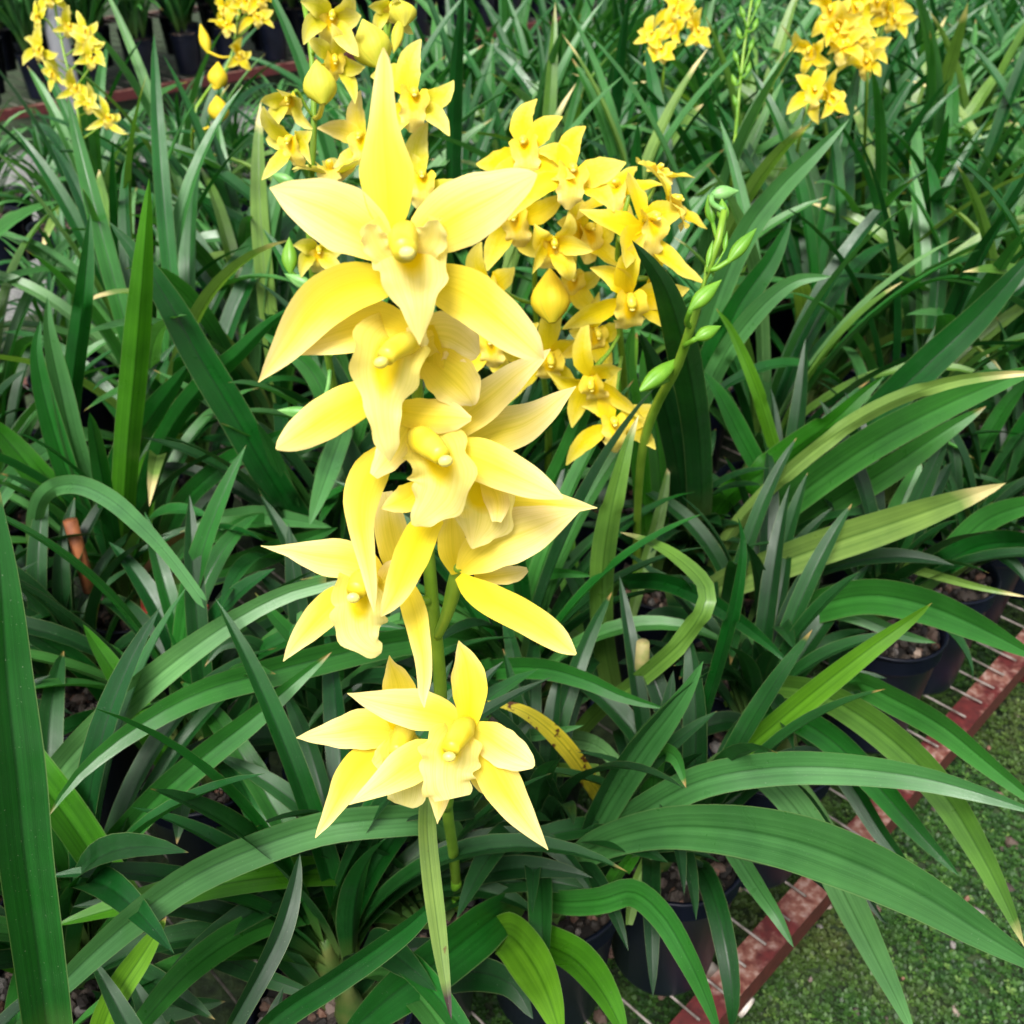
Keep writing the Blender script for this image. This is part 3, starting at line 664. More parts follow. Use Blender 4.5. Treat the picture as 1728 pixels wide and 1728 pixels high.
# flower 5 low left
traced_flower(A, .52, [
 ('petal', [(645,975,12),(615,955,28),(582,944,33),(548,940,31),(518,935,22),(490,929,12),(464,926,5),(440,921,0)], .006, .12, .05, .56),
 ('sepal', [(602,992,10),(572,1010,24),(545,1035,27),(520,1062,22),(500,1085,14),(486,1104,6),(478,1116,0)], .004, .15, .02, .46),
 ('sepal', [(664,980,8),(686,998,18),(700,1035,21),(708,1075,18),(714,1110,15),(716,1145,12),(714,1172,8),(716,1194,0)], -.004, .25, .03, .44),
 ('sepal', [(680,985,14),(672,945,27),(662,905,28),(655,865,24),(650,830,12)], .010, .15, .03, .42, .012),
 ('petal', [(628,975,8),(646,985,16),(662,965,20),(680,945,8)], .000, .2, .06, .56, .002),
 ], ([(602,976,26,.006),(602,996,38,.002),(606,1020,44,0),(606,1045,45,0),(608,1064,42,0),(616,1080,28,0),(630,1092,20,.001),(645,1094,8,.003)], -.004, .10, .16, .62),
 [(612,972,14,.002),(607,985,20,-.012),(600,998,16,-.018)], (596,1009,10,-.023,.0), sp(1010), (640,985), seed=5)
# flower 6 bottom right
traced_flower(A, .56, [
 ('sepal', [(788,1240,10),(792,1205,20),(793,1170,29),(790,1138,29),(785,1112,19),(778,1094,9),(774,1081,0)], -.004, .15, .05, .30),
 ('petal', [(780,1226,10),(748,1208,26),(708,1198,34),(668,1191,29),(630,1183,18),(605,1176,8),(586,1170,0)], -.010, .12, .04, .62),
 ('petal', [(798,1228,12),(822,1243,28),(850,1263,32),(876,1278,25),(893,1288,14),(901,1294,3)], -.006, .10, .08, .60),
 ('sepal', [(800,1245,12),(822,1278,30),(842,1315,35),(864,1352,30),(886,1384,21),(906,1410,11),(925,1434,0)], .006, -.12, .03, .54),
 ('sepal', [(745,1262,14),(712,1278,32),(678,1299,33),(645,1322,22),(615,1341,11),(589,1358,0)], -.004, -.12, .03, .60),
 ], ([(768,1232,22,.008),(763,1252,42,.003),(760,1275,52,0),(756,1300,46,0),(756,1322,44,0),(760,1338,38,0),(762,1348,30,0)], -.004, .14, .16, .60),
 [(790,1222,13,.002),(780,1232,21,-.008),(768,1250,19,-.018),(760,1266,14,-.024)], (758,1277,10,-.028,0), sp(1260), (786,1236), seed=6)
# flower 7 bottom left, behind
traced_flower(A, .60, [
 ('sepal', [(676,1240,12),(675,1195,30),(672,1160,28),(666,1138,20),(660,1122,9),(657,1106,0)], -.006, .15, .10, .26),
 ('petal', [(684,1240,14),(648,1232,30),(612,1230,34),(576,1236,27),(545,1240,17),(520,1243,9),(500,1245,0)], -.010, .10, .06, .56),
 ('sepal', [(655,1262,16),(620,1282,28),(592,1312,28),(570,1350,19),(552,1382,11),(539,1402,5),(532,1414,0)], -.006, .15, .03, .40),
 ('petal', [(668,1240,6),(655,1262,14),(645,1280,17),(632,1292,10)], -.014, .2, .08, .58),
 ('petal', [(745,1300,14),(742,1330,21),(741,1358,13),(738,1390,0)], -.030, -.2, .03, .62),
 ('sepal', [(800,1280,12),(808,1305,18),(825,1325,18),(840,1342,2)], .0, .1, .03, .40),
 ], ([(680,1235,18,.006),(680,1270,36,0),(682,1305,40,0),(684,1332,38,0),(684,1352,28,0),(682,1360,16,0)], -.004, .12, .18, .46),
 [(686,1228,12,.002),(682,1236,18,-.010),(674,1256,17,-.018),(668,1270,12,-.024)], None, sp(1300), (700,1245), seed=7)

# leaves of the main orchid
bA = (750, 1545, 1.05)
leaf(A, [(700,1500,1.05),(640,1480,.99),(540,1475,.93),(420,1485,.88),(300,1508,.85),(190,1534,.83),(90,1563,.81)][::1], 54, 'b', 25, tint=.5)
leaf(A, [(790,1510,1.04),(770,1440,.98),(735,1385,.92),(650,1382,.88),(540,1395,.86),(420,1435,.83),(320,1482,.80),(230,1545,.76),(150,1615,.72),(60,1705,.68),(-30,1800,.64)], 60, 'p', -20, tint=.2)
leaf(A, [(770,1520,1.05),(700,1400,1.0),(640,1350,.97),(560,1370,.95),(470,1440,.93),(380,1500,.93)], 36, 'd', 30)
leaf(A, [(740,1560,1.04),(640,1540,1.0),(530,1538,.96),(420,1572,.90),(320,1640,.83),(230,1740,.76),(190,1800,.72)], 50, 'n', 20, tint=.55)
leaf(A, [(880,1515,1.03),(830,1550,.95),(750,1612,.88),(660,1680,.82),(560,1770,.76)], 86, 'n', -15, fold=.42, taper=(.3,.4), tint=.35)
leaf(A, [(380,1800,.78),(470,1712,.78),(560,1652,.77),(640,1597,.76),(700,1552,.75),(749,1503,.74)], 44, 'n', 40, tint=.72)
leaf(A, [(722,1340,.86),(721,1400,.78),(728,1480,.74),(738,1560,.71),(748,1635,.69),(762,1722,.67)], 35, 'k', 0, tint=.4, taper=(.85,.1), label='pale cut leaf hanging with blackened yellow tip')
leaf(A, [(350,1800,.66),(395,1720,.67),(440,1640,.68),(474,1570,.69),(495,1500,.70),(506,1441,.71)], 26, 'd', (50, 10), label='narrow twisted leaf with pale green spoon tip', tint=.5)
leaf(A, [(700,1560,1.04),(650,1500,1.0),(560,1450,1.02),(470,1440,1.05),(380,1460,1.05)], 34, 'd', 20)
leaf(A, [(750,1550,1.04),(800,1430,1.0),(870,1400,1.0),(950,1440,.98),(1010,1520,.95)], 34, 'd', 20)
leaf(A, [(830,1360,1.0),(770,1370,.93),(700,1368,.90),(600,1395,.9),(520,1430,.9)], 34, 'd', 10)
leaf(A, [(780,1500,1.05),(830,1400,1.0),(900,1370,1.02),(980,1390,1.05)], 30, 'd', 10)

# --- neighbour on the right with the long pale arching leaves
Cp = tplant(930, 1490, 'potted orchid just right of the big spike, long pale arching leaves and yellow spotted leaf', bulbs=3)
leaf(Cp, [(925,1560,1.07),(945,1490,1.03),(1000,1430,.99),(1100,1398,.92),(1210,1396,.85),(1330,1416,.78),(1450,1458,.71),(1560,1512,.65),(1660,1575,.60),(1780,1650,.55)], 104, 'p', 8, fold=.42, taper=(.35,.7), tint=.05)
leaf(Cp, [(915,1560,1.08),(935,1495,1.05),(990,1445,1.02),(1090,1413,.97),(1190,1412,.92),(1290,1440,.88),(1400,1480,.84)], 44, 'd', 30, taper=(.5,.3))
leaf(Cp, [(930,1540,1.08),(990,1430,1.03),(1080,1370,.99),(1180,1318,.95),(1300,1296,.92),(1420,1296,.89),(1540,1310,.86),(1640,1335,.84),(1760,1375,.82)], 58, 'p', 10, taper=(.5,.3), tint=.1)
leaf(Cp, [(935,1540,1.08),(975,1450,1.04),(1030,1350,.99),(1085,1265,.94),(1135,1200,.90),(1165,1155,.88),(1187,1115,.87)], 56, 'p', 5, fold=.45, tint=.0, taper=(.7,.3))
leaf(Cp, [(905,1540,1.08),(900,1500,1.05),(940,1520,.98),(1010,1518,.93),(1068,1505,.90),(1118,1545,.86),(1160,1615,.82),(1190,1680,.78),(1220,1760,.74)], 46, 'n', 12, taper=(.4,.4), tint=.5)
leaf(Cp, [(1030,1365,1.1),(1000,1325,1.05),(960,1268,1.0),(915,1222,.97),(870,1195,.95),(815,1183,.94)], 32, 'y', 10, fold=.2, taper=(.8,.1), label='yellow leaf with brown spots')
leaf(Cp, [(1010,1300,1.1),(950,1300,1.08),(900,1296,1.06),(855,1290,1.05),(810,1300,1.05)], 24, 'o', 10, taper=(.8,.1))
leaf(Cp, [(1100,1400,1.08),(1102,1340,1.02),(1106,1290,.98),(1118,1268,.95),(1142,1280,.92),(1158,1330,.90)], 40, 'n', 20, tint=.4, label='short folded leaf tip')
leaf(Cp, [(830,1575,1.0),(862,1580,.93),(895,1620,.86),(925,1680,.80),(950,1760,.76)], 78, 'b', 10, taper=(.3,.3), tint=.4)
leaf(Cp, [(870,1570,1.02),(910,1590,.95),(970,1620,.88),(1020,1680,.82),(1060,1760,.78)], 62, 'b', -20, taper=(.4,.3), tint=.05)
leaf(Cp, [(1000,1560,1.07),(1015,1530,1.03),(1040,1480,1.0),(1070,1440,.98),(1100,1400,.97)], 26, 'b', 30, tint=.9)
leaf(Cp, [(900,1540,1.08),(880,1480,1.08),(850,1420,1.1),(800,1390,1.12)], 28, 'd', 10)
leaf(Cp, [(940,1540,1.08),(1000,1470,1.06),(1060,1450,1.08),(1120,1470,1.1)], 26, 'd', 30)
leaf(Cp, [(925,1540,1.08),(905,1450,1.06),(885,1380,1.05),(900,1320,1.05)], 26, 'd', 0)

# --- pots by the red rail
Dp = tplant(1140, 1425, 'orchid in the large black pot at the rail edge, straight bright green leaf rising right', bulbs=2)
leaf(Dp, [(1130,1400,1.12),(1175,1330,1.08),(1270,1253,1.03),(1370,1170,.98),(1460,1100,.94),(1530,1050,.92),(1573,1017,.90)], 44, 'b', 15, fold=.4, taper=(.7,.2), tint=.25)
leaf(Dp, [(1170,1340,1.12),(1220,1290,1.08),(1280,1305,1.02),(1335,1355,.97),(1385,1430,.92),(1430,1520,.87),(1470,1600,.82),(1510,1680,.78),(1548,1760,.75)], 58, 'p', -8, fold=.42, taper=(.5,.3), tint=.35)
leaf(Dp, [(1150,1410,1.1),(1180,1385,1.06),(1215,1400,1.03),(1245,1445,1.0),(1280,1500,.97),(1310,1545,.95),(1340,1600,.94)], 34, 'p', 10, tint=.05)
leaf(Dp, [(1150,1400,1.12),(1210,1345,1.07),(1280,1310,1.03),(1350,1340,1.0),(1420,1440,.98),(1480,1540,.96),(1500,1560,.95)], 30, 'd', 20)
leaf(Dp, [(1060,1560,1.0),(1070,1500,1.0),(1090,1450,1.0),(1110,1400,1.0)], 22, 'o', 30)
Ep = tplant(1300, 1262, 'orchid in the second black pot from the front along the red rail, dark drooping leaves', bulbs=2)
leaf(Ep, [(1290,1270,1.23),(1270,1215,1.18),(1320,1205,1.12),(1395,1243,1.07),(1470,1315,1.02),(1540,1395,.98),(1620,1480,.95)], 50, 'n', 0, fold=.45, tint=.15)
leaf(Ep, [(1300,1270,1.23),(1330,1215,1.2),(1390,1260,1.15),(1440,1330,1.12),(1490,1410,1.1),(1560,1500,1.08)], 34, 'n', 20, tint=.6)
leaf(Ep, [(1290,1270,1.24),(1240,1220,1.22),(1160,1240,1.2),(1100,1290,1.18)], 34, 'd', 20)
leaf(Ep, [(1310,1270,1.23),(1380,1190,1.18),(1440,1152,1.12),(1510,1180,1.06),(1590,1225,1.0),(1670,1290,.95),(1780,1380,.9)], 46, 'n', 25, tint=.3)
leaf(Ep, [(1310,1260,1.23),(1360,1180,1.2),(1420,1160,1.18),(1450,1180,1.18),(1490,1240,1.18)], 24, 'd', 20)
leaf(Ep, [(1290,1270,1.24),(1330,1300,1.2),(1360,1340,1.17),(1420,1420,1.15)], 30, 'p', 20)
Fp = tplant(1245, 1120, 'orchid in a black pot behind the rail pots, yellow green leaf arching over the rail', bulbs=2)
leaf(Fp, [(1225,1195,1.3),(1250,1170,1.25),(1310,1158,1.18),(1380,1170,1.1),(1455,1210,1.03),(1535,1275,.96),(1600,1350,.90),(1655,1440,.84),(1700,1530,.80),(1730,1600,.77)], 60, 'o', 5, fold=.42, taper=(.4,.5), tint=.05)
leaf(Fp, [(1240,1110,1.36),(1290,1065,1.3),(1370,1025,1.24),(1460,1004,1.18),(1550,1017,1.12),(1640,1052,1.05),(1760,1115,.97)], 62, 'n', 12, fold=.4, taper=(.4,.4), tint=.5)
leaf(Fp, [(1230,1110,1.36),(1255,1080,1.3),(1340,1030,1.27),(1430,1035,1.22),(1520,1070,1.2),(1580,1085,1.2)], 30, 'p', 10)
leaf(Fp, [(1160,1330,1.12),(1180,1235,1.08),(1208,1140,1.03),(1233,1050,.98),(1250,960,.95),(1253,910,.94),(1245,872,.93)], 26, 'n', 15, tint=.6, fold=.5, taper=(.9,.1))
leaf(Fp, [(1220,1120,1.36),(1180,1060,1.33),(1120,1040,1.3),(1060,1070,1.28)], 32, 'd', 20)
Gp = tplant(1665, 885, 'orchid in the black pot at the right end of the red rail', bulbs=2)
leaf(Gp, [(1560,985,1.5),(1580,960,1.4),(1640,925,1.35),(1700,915,1.3),(1780,920,1.2)], 46, 'n', 0, tint=.95)
leaf(Gp, [(1540,1010,1.5),(1590,950,1.42),(1660,880,1.38),(1740,850,1.33),(1800,840,1.3)], 44, 'n', 0, tint=.8)
leaf(Gp, [(1640,900,1.62),(1600,870,1.58),(1560,900,1.5),(1500,980,1.4),(1440,1040,1.35)], 34, 'n', 10, tint=.5)
leaf(Gp, [(1650,900,1.63),(1680,820,1.6),(1720,740,1.55),(1760,660,1.5)], 34, 'n', 20)
leaf(Gp, [(1640,900,1.63),(1640,800,1.6),(1690,700,1.55),(1750,620,1.5)], 30, 'n', -20)

# --- plant with the green bud spike
H = tplant(1120, 975, 'orchid with the upright green bud spike and tall dark leaves, right of the flowers', bulbs=3)
BS = stem(H, [(1076,990,1.42),(1075,940,1.36),(1076,860,1.25),(1084,760,1.13),(1105,690,1.07),(1142,620,.98),(1166,550,.93),(1190,470,.91),(1210,415,.90),(1222,355,.90)], [.0072,.0055,.0048,.0047,.0050,.0052,.0050,.0046,.004,.0028], name='bud_spike', sheaths=(.05,))
bud(H, BS, 1198, 330, 1247, 322, 25, .915, BUDP)
bud(H, BS, 1203, 378, 1195, 328, 19, .915, BUDM)
bud(H, BS, 1222, 376, 1218, 335, 21, .905, BUDM)
bud(H, BS, 1228, 443, 1277, 385, 23, .90, BUDM)
bud(H, BS, 1163, 524, 1218, 472, 27, .90, BUDM)
bud(H, BS, 1172, 573, 1217, 550, 24, .92, BUDM)
bud(H, BS, 1080, 660, 1150, 602, 29, .97, BUDM, .01)
bud(H, BS, 1222, 425, 1227, 390, 9, .90, BUDM)
bud(H, BS, 1193, 450, 1203, 405, 10, .90, BUDM)
leaf(H, [(1180,930,1.45),(1184,850,1.35),(1180,740,1.24),(1166,640,1.12),(1145,550,.98),(1115,470,.89),(1066,405,.84)], 56, 'd', 15, fold=.4, taper=(.8,.2), tint=.3)
leaf(H, [(1160,940,1.45),(1150,850,1.38),(1138,760,1.3),(1120,680,1.24),(1100,610,1.2),(1080,560,1.18)], 50, 'd', -20, fold=.4, tint=.1, taper=(.8,.2))
leaf(H, [(1040,1190,1.32),(1020,1080,1.22),(1017,970,1.14),(1028,880,1.08),(1046,800,1.05),(1062,740,1.04),(1078,700,1.04)], 46, 'o', 8, fold=.42, tint=.02, taper=(.9,.1))
leaf(H, [(930,1300,1.25),(1000,1210,1.15),(1080,1145,1.08),(1150,1082,1.03),(1188,1025,1.0),(1186,985,1.02),(1140,940,1.07),(1090,912,1.12),(1046,898,1.16)], 34, 'o', (0, 25), fold=.35, tint=.9, taper=(.8,.1))
leaf(H, [(1030,1010,1.35),(1045,985,1.28),(1110,980,1.2),(1180,1005,1.12),(1250,1050,1.05),(1300,1090,1.0),(1337,1127,.98)], 32, 'n', 10, tint=.75)
leaf(H, [(1060,1060,1.35),(1080,980,1.35),(1110,880,1.35),(1130,780,1.35)], 22, 'o', 10)
leaf(H, [(1090,960,1.45),(1085,860,1.4),(1075,740,1.35),(1060,620,1.32),(1070,540,1.3)], 34, 'b', 10, tint=.1)
leaf(H, [(1110,960,1.45),(1115,840,1.42),(1105,720,1.4),(1090,620,1.38),(1098,560,1.36)], 34, 'b', -10, tint=.0)
leaf(H, [(1030,1100,1.4),(990,1060,1.4),(960,960,1.4),(950,880,1.42),(945,800,1.42)], 40, 'b', -10, tint=.1)
leaf(H, [(1130,980,1.45),(1150,1050,1.36),(1120,1100,1.3),(1040,1120,1.28)], 36, 'd', 10)
leaf(H, [(1000,1100,1.4),(900,1020,1.38),(880,940,1.36),(960,760,1.25),(1000,660,1.2),(1045,560,1.15)], 34, 'n', 25, tint=.2)
leaf(H, [(1150,720,1.56),(1190,560,1.47),(1250,408,1.40),(1312,322,1.36),(1372,262,1.33),(1434,200,1.31)], 44, 'p', 10, tint=.1, fold=.4)
leaf(H, [(1160,740,1.54),(1195,620,1.46),(1248,515,1.40),(1300,440,1.37),(1336,368,1.35)], 46, 'n', 10, tint=.95, fold=.4)
leaf(H, [(1165,740,1.52),(1205,630,1.44),(1265,540,1.38),(1335,478,1.34),(1404,466,1.32)], 36, 'p', 0, tint=.05)
# cut stub
m = MB(); q = at(1083, 1125, 1.08); q2 = at(1085, 1085, 1.06)
m.tube([q - Vector((0, 0, .04)), q, q2], [.004, .008, .007], 10); add('cut_shoot', m.mesh('cut_shoot', SHEATH), H)

I = tplant(1290, 985, 'orchid with long crossing leaves sweeping right, one olive leaf with a cream tip', bulbs=3)
leaf(I, [(1150,1040,1.42),(1215,990,1.34),(1300,955,1.28),(1400,918,1.22),(1500,885,1.16),(1600,850,1.1),(1660,829,1.07),(1698,815,1.05)], 66, 'o', 5, fold=.45, tint=.35, taper=(.5,.3))
leaf(I, [(1180,1010,1.45),(1230,905,1.38),(1310,815,1.30),(1400,740,1.24),(1490,685,1.18),(1590,648,1.12),(1680,633,1.08),(1780,628,1.05)], 30, 'o', 10, fold=.5, tint=.7, taper=(.9,.1), label='long olive leaf fading to cream at its tip')
leaf(I, [(1190,1000,1.48),(1270,900,1.42),(1360,825,1.35),(1460,755,1.28),(1560,700,1.22),(1660,655,1.17),(1780,610,1.12)], 60, 'n', 0, fold=.4, tint=.5, taper=(.7,.2))
leaf(I, [(1220,1000,1.5),(1300,920,1.46),(1400,850,1.40),(1500,790,1.34),(1590,730,1.3),(1665,685,1.28)], 52, 'n', 15, fold=.45, tint=.95)
leaf(I, [(1160,960,1.5),(1220,850,1.42),(1310,780,1.36),(1400,715,1.3),(1450,670,1.28),(1492,635,1.27)], 46, 'b', 20, tint=.7)
leaf(I, [(1330,940,1.5),(1400,820,1.45),(1480,700,1.4),(1560,620,1.36),(1640,545,1.33),(1700,480,1.3),(1760,410,1.28)], 60, 'n', 0, fold=.5, tint=.8, taper=(.7,.2))
leaf(I, [(1440,1000,1.5),(1430,1080,1.4),(1400,1140,1.3)], 34, 'd', 20)
leaf(I, [(1310,880,1.48),(1330,840,1.45),(1300,730,1.38),(1270,640,1.33),(1235,560,1.3),(1208,520,1.28)], 24, 'b', 10, tint=.3)
leaf(I, [(1310,900,1.48),(1290,820,1.43),(1250,740,1.38),(1215,670,1.34),(1185,625,1.32)], 34, 'n', 30, tint=.3)
leaf(I, [(1460,1010,1.5),(1500,900,1.5),(1530,830,1.5),(1555,772,1.5)], 40, 'n', 10, tint=.9)
leaf(I, [(1300,1040,1.5),(1310,960,1.48),(1318,860,1.46),(1326,760,1.44)], 36, 'b', 10, tint=.75)
leaf(I, [(1380,900,1.5),(1400,950,1.45),(1470,940,1.4),(1560,965,1.33),(1650,990,1.28),(1735,1008,1.25)], 16, 'o', 10, tint=.4)

# --- left side
Mp = tplant(225, 1010, 'orchid at left centre with tall upright two toned leaves and a pale arched cut leaf', bulbs=3)
leaf(Mp, [(215,1000,1.46),(208,900,1.38),(215,760,1.28),(228,620,1.19),(238,500,1.12),(246,390,1.07),(252,300,1.04)], 50, 'b', 5, fold=.5, tint=.15, taper=(.9,.1))
leaf(Mp, [(175,960,1.45),(185,860,1.38),(215,770,1.32),(262,695,1.27),(298,645,1.24),(322,610,1.23)], 50, 'n', 25, tint=.1)
leaf(Mp, [(250,990,1.46),(245,860,1.4),(280,740,1.34),(340,655,1.29),(400,600,1.25),(450,550,1.22),(492,518,1.2)], 38, 'n', 20, tint=.15)
leaf(Mp, [(60,960,1.35),(60,870,1.25),(82,828,1.18),(130,818,1.12),(185,842,1.07),(240,890,1.02),(290,945,.98),(340,1012,.95)], 34, 'p', 0, fold=.3, tint=.9, taper=(.8,.1), cut=True, label='pale arched leaf with torn white end')
leaf(Mp, [(190,1000,1.46),(150,900,1.4),(110,790,1.34),(80,690,1.3),(62,600,1.27),(68,540,1.26)], 40, 'n', 0, tint=.95)
leaf(Mp, [(200,990,1.46),(165,880,1.4),(125,760,1.34),(100,650,1.3),(82,560,1.27),(80,500,1.26)], 40, 'p', 20, tint=.1)
leaf(Mp, [(120,800,1.45),(118,700,1.38),(128,600,1.32),(140,510,1.28),(148,430,1.26),(152,360,1.25)], 38, 'n', 0, tint=.9, fold=.5)
leaf(Mp, [(250,1000,1.46),(330,975,1.4),(420,945,1.34),(500,915,1.28),(570,890,1.24)], 42, 'n', 15, tint=.15)
leaf(Mp, [(260,960,1.45),(300,860,1.4),(370,790,1.36),(440,750,1.33),(500,720,1.3)], 36, 'n', 0, tint=.5)
leaf(Mp, [(230,1000,1.46),(235,900,1.42),(250,800,1.4),(270,740,1.38)], 46, 'b', -20, tint=.0)
leaf(Mp, [(190,990,1.46),(130,880,1.4),(60,800,1.36),(0,730,1.33),(-40,700,1.3)], 50, 'b', 10, tint=.05)
leaf(Mp, [(250,1000,1.46),(330,900,1.42),(420,870,1.38),(500,878,1.34),(560,890,1.3)], 34, 'p', 0, tint=.1)
Np = tplant(560, 1010, 'orchid behind the left flowers with a broad blue green leaf slanting up left', bulbs=2)
leaf(Np, [(560,985,1.45),(515,900,1.38),(455,805,1.31),(395,700,1.26),(335,600,1.22),(285,510,1.19),(235,435,1.17),(183,373,1.16)], 60, 'n', 0, fold=.4, tint=.62, taper=(.6,.2))
leaf(Np, [(575,700,1.38),(578,725,1.35),(563,770,1.28),(545,820,1.23),(522,887,1.2)], 38, 'p', 5, tint=.0)
leaf(Np, [(570,1000,1.45),(600,900,1.4),(600,800,1.36),(560,720,1.34),(500,680,1.32)], 40, 'd', 0)
leaf(Np, [(545,1000,1.45),(480,1010,1.4),(420,1060,1.33),(360,1110,1.3),(342,1130,1.29)], 40, 'n', 10, tint=.6)
leaf(Np, [(560,1010,1.45),(640,1030,1.4),(740,1040,1.35),(850,990,1.28),(930,967,1.22),(1005,972,1.18)], 32, 'n', 15, tint=.3)
leaf(Np, [(550,1010,1.45),(520,1100,1.38),(440,1180,1.3),(380,1280,1.25)], 50, 'd', 15)
Kp = tplant(900, 1195, 'orchid behind the lowest flowers with dark green leaf pointing right', bulbs=3)
leaf(Kp, [(760,1180,1.3),(800,1140,1.2),(845,1127,1.12),(920,1128,1.06),(990,1148,1.02),(1050,1175,1.0),(1125,1197,.98)], 38, 'n', 15, tint=.15)
leaf(Kp, [(800,1260,1.2),(860,1242,1.1),(910,1240,1.05),(950,1232,1.03),(985,1224,1.02)], 24, 'p', 0, tint=.1)
leaf(Kp, [(890,1180,1.33),(830,1100,1.24),(760,1075,1.16),(660,1085,1.08),(560,1107,1.02),(440,1138,.97),(330,1172,.93),(220,1235,.90),(130,1310,.88),(80,1380,.87)], 54, 'n', -10, fold=.42, tint=.62, taper=(.5,.3))
leaf(Kp, [(880,1200,1.33),(940,1240,1.2),(1010,1260,1.12),(1080,1330,1.06)], 34, 'p', 0, tint=.4)
leaf(Kp, [(900,1200,1.33),(960,1120,1.3),(900,1040,1.28),(870,990,1.27)], 34, 'd', 0)
leaf(Kp, [(860,1200,1.33),(760,1220,1.25),(650,1180,1.2),(560,1130,1.15),(480,1060,1.12),(430,1000,1.1)], 44, 'n', 10, tint=.6)
leaf(Kp, [(880,1210,1.33),(820,1300,1.25),(740,1380,1.18),(600,1430,1.1),(480,1470,1.08)], 36, 'd', 10)
leaf(Kp, [(910,1200,1.33),(990,1160,1.3),(1000,1050,1.28),(960,960,1.26),(930,900,1.25)], 34, 'd', 0)
Op = tplant(340, 1290, 'orchid low at left under crossing leaves, dark pointed leaf standing up', bulbs=2)
leaf(Op, [(345,1400,1.2),(310,1335,1.16),(270,1265,1.12),(232,1200,1.09),(190,1130,1.07),(160,1085,1.06),(140,1053,1.05)], 48, 'b', 10, tint=.05, fold=.4)
leaf(Op, [(330,1330,1.24),(380,1240,1.2),(430,1160,1.17),(445,1110,1.15),(420,1085,1.13),(375,1090,1.12),(345,1125,1.11)], 34, 'd', 10)
leaf(Op, [(420,1340,1.24),(435,1270,1.2),(455,1180,1.15),(500,1120,1.12),(560,1080,1.1)], 54, 'd', 15, fold=.5)
leaf(Op, [(300,1320,1.24),(200,1200,1.2),(130,1120,1.15),(20,1050,1.1),(-60,1000,1.06)], 36, 'n', 10, tint=.6)
leaf(Op, [(340,1320,1.24),(370,1240,1.2),(360,1140,1.18),(370,1060,1.16)], 34, 'd', 0)
leaf(Op, [(320,1300,1.24),(260,1180,1.2),(180,1100,1.17),(90,1080,1.14),(0,1090,1.12)], 30, 'n', 0, tint=.5)
leaf(Op, [(330,1330,1.24),(420,1440,1.14),(460,1530,1.06),(500,1620,1.0)], 36, 'd', 0)
Qp = tplant(110, 1640, 'orchid at the left frame edge with the widest dark leaf rising through the frame corner', bulbs=2)
leaf(Qp, [(95,1850,.62),(80,1740,.59),(62,1600,.565),(42,1450,.54),(28,1300,.52),(12,1150,.505),(2,1000,.49),(-8,880,.48),(-12,790,.475)], 92, 'v', 5, fold=.45, tint=.35, taper=(.9,.1))
leaf(Qp, [(20,1560,1.1),(40,1400,1.02),(100,1300,.98),(190,1205,.95),(290,1120,.93),(390,1050,.92),(480,1003,.92),(556,982,.92)], 56, 'p', 5, fold=.4, tint=.35, taper=(.6,.2), cut=True, label='long pale leaf with torn end')
leaf(Qp, [(110,1600,1.05),(160,1470,1.0),(250,1360,.97),(340,1280,.95),(430,1210,.94),(500,1150,.94),(560,1100,.95)], 52, 'n', 10, fold=.5, tint=.25)
leaf(Qp, [(225,1540,.95),(180,1480,.93),(120,1390,.91),(60,1310,.89),(10,1240,.88),(-60,1160,.86)], 66, 'b', 15, fold=.4, tint=.2, taper=(.7,.2))
leaf(Qp, [(120,1640,1.05),(140,1560,1.0),(120,1460,.95),(80,1380,.92),(40,1320,.9)], 50, 'n', 10, tint=.3)
leaf(Qp, [(160,1790,.78),(178,1720,.77),(205,1665,.76),(235,1620,.755),(262,1578,.75),(281,1547,.75)], 46, 'b', -5, tint=.65)
leaf(Qp, [(90,1640,1.05),(200,1580,1.0),(330,1600,.95),(450,1650,.9),(560,1690,.88)], 40, 'd', 10)
leaf(Qp, [(90,1640,1.05),(30,1620,1.0),(-40,1600,.98)], 50, 'b', 10, tint=.1)
leaf(Qp, [(70,1640,1.05),(140,1690,1.0),(260,1700,.97),(380,1690,.95)], 50, 'd', 20)
Sp = tplant(560, 1690, 'orchid in the black pot at the bottom centre edge of the view', bulbs=2)
leaf(Sp, [(600,1700,.98),(700,1660,.95),(790,1640,.93),(860,1660,.9),(900,1720,.88)], 60, 'd', 10)
leaf(Sp, [(560,1700,.98),(460,1600,.95),(360,1560,.94),(260,1580,.93)], 40, 'd', 10)
leaf(Sp, [(570,1700,.98),(640,1620,.95),(700,1600,.95),(800,1600,.94)], 40, 'd', 10)

# --- flower spikes behind
Tp = tplant(1030, 830, 'orchid with golden yellow flower spike right behind the big flowers', bulbs=2)
S2 = stem(Tp, [(1062,800,1.5),(1058,720,1.36),(1053,640,1.24),(1046,560,1.14),(1042,470,1.07),(1044,400,1.03),(1062,330,1.0)], [.006,.005,.0045,.004,.003,.0022])
gen_flower(Tp, S2, 1086, 384, .99, 215, 38, -8, -4, 'g', 4)
gen_flower(Tp, S2, 1128, 352, 1.03, 165, 62, -22, 20, 'g', 1)
gen_flower(Tp, S2, 1046, 330, 1.06, 170, -30, -35, 5, 'g', 2)
gen_flower(Tp, S2, 1060, 505, .99, 215, 8, 40, 4, 'g', 0)
gen_flower(Tp, S2, 1098, 470, 1.03, 170, 55, 10, 0, 'g', 2)
gen_flower(Tp, S2, 1002, 640, 1.10, 165, -15, 50, 10, 'g', 4)
gen_flower(Tp, S2, 1034, 718, 1.12, 172, 3, 6, 6, 'g', 0)
gen_flower(Tp, S2, 1110, 300, 1.08, 130, 30, -50, 0, 'g', 1)
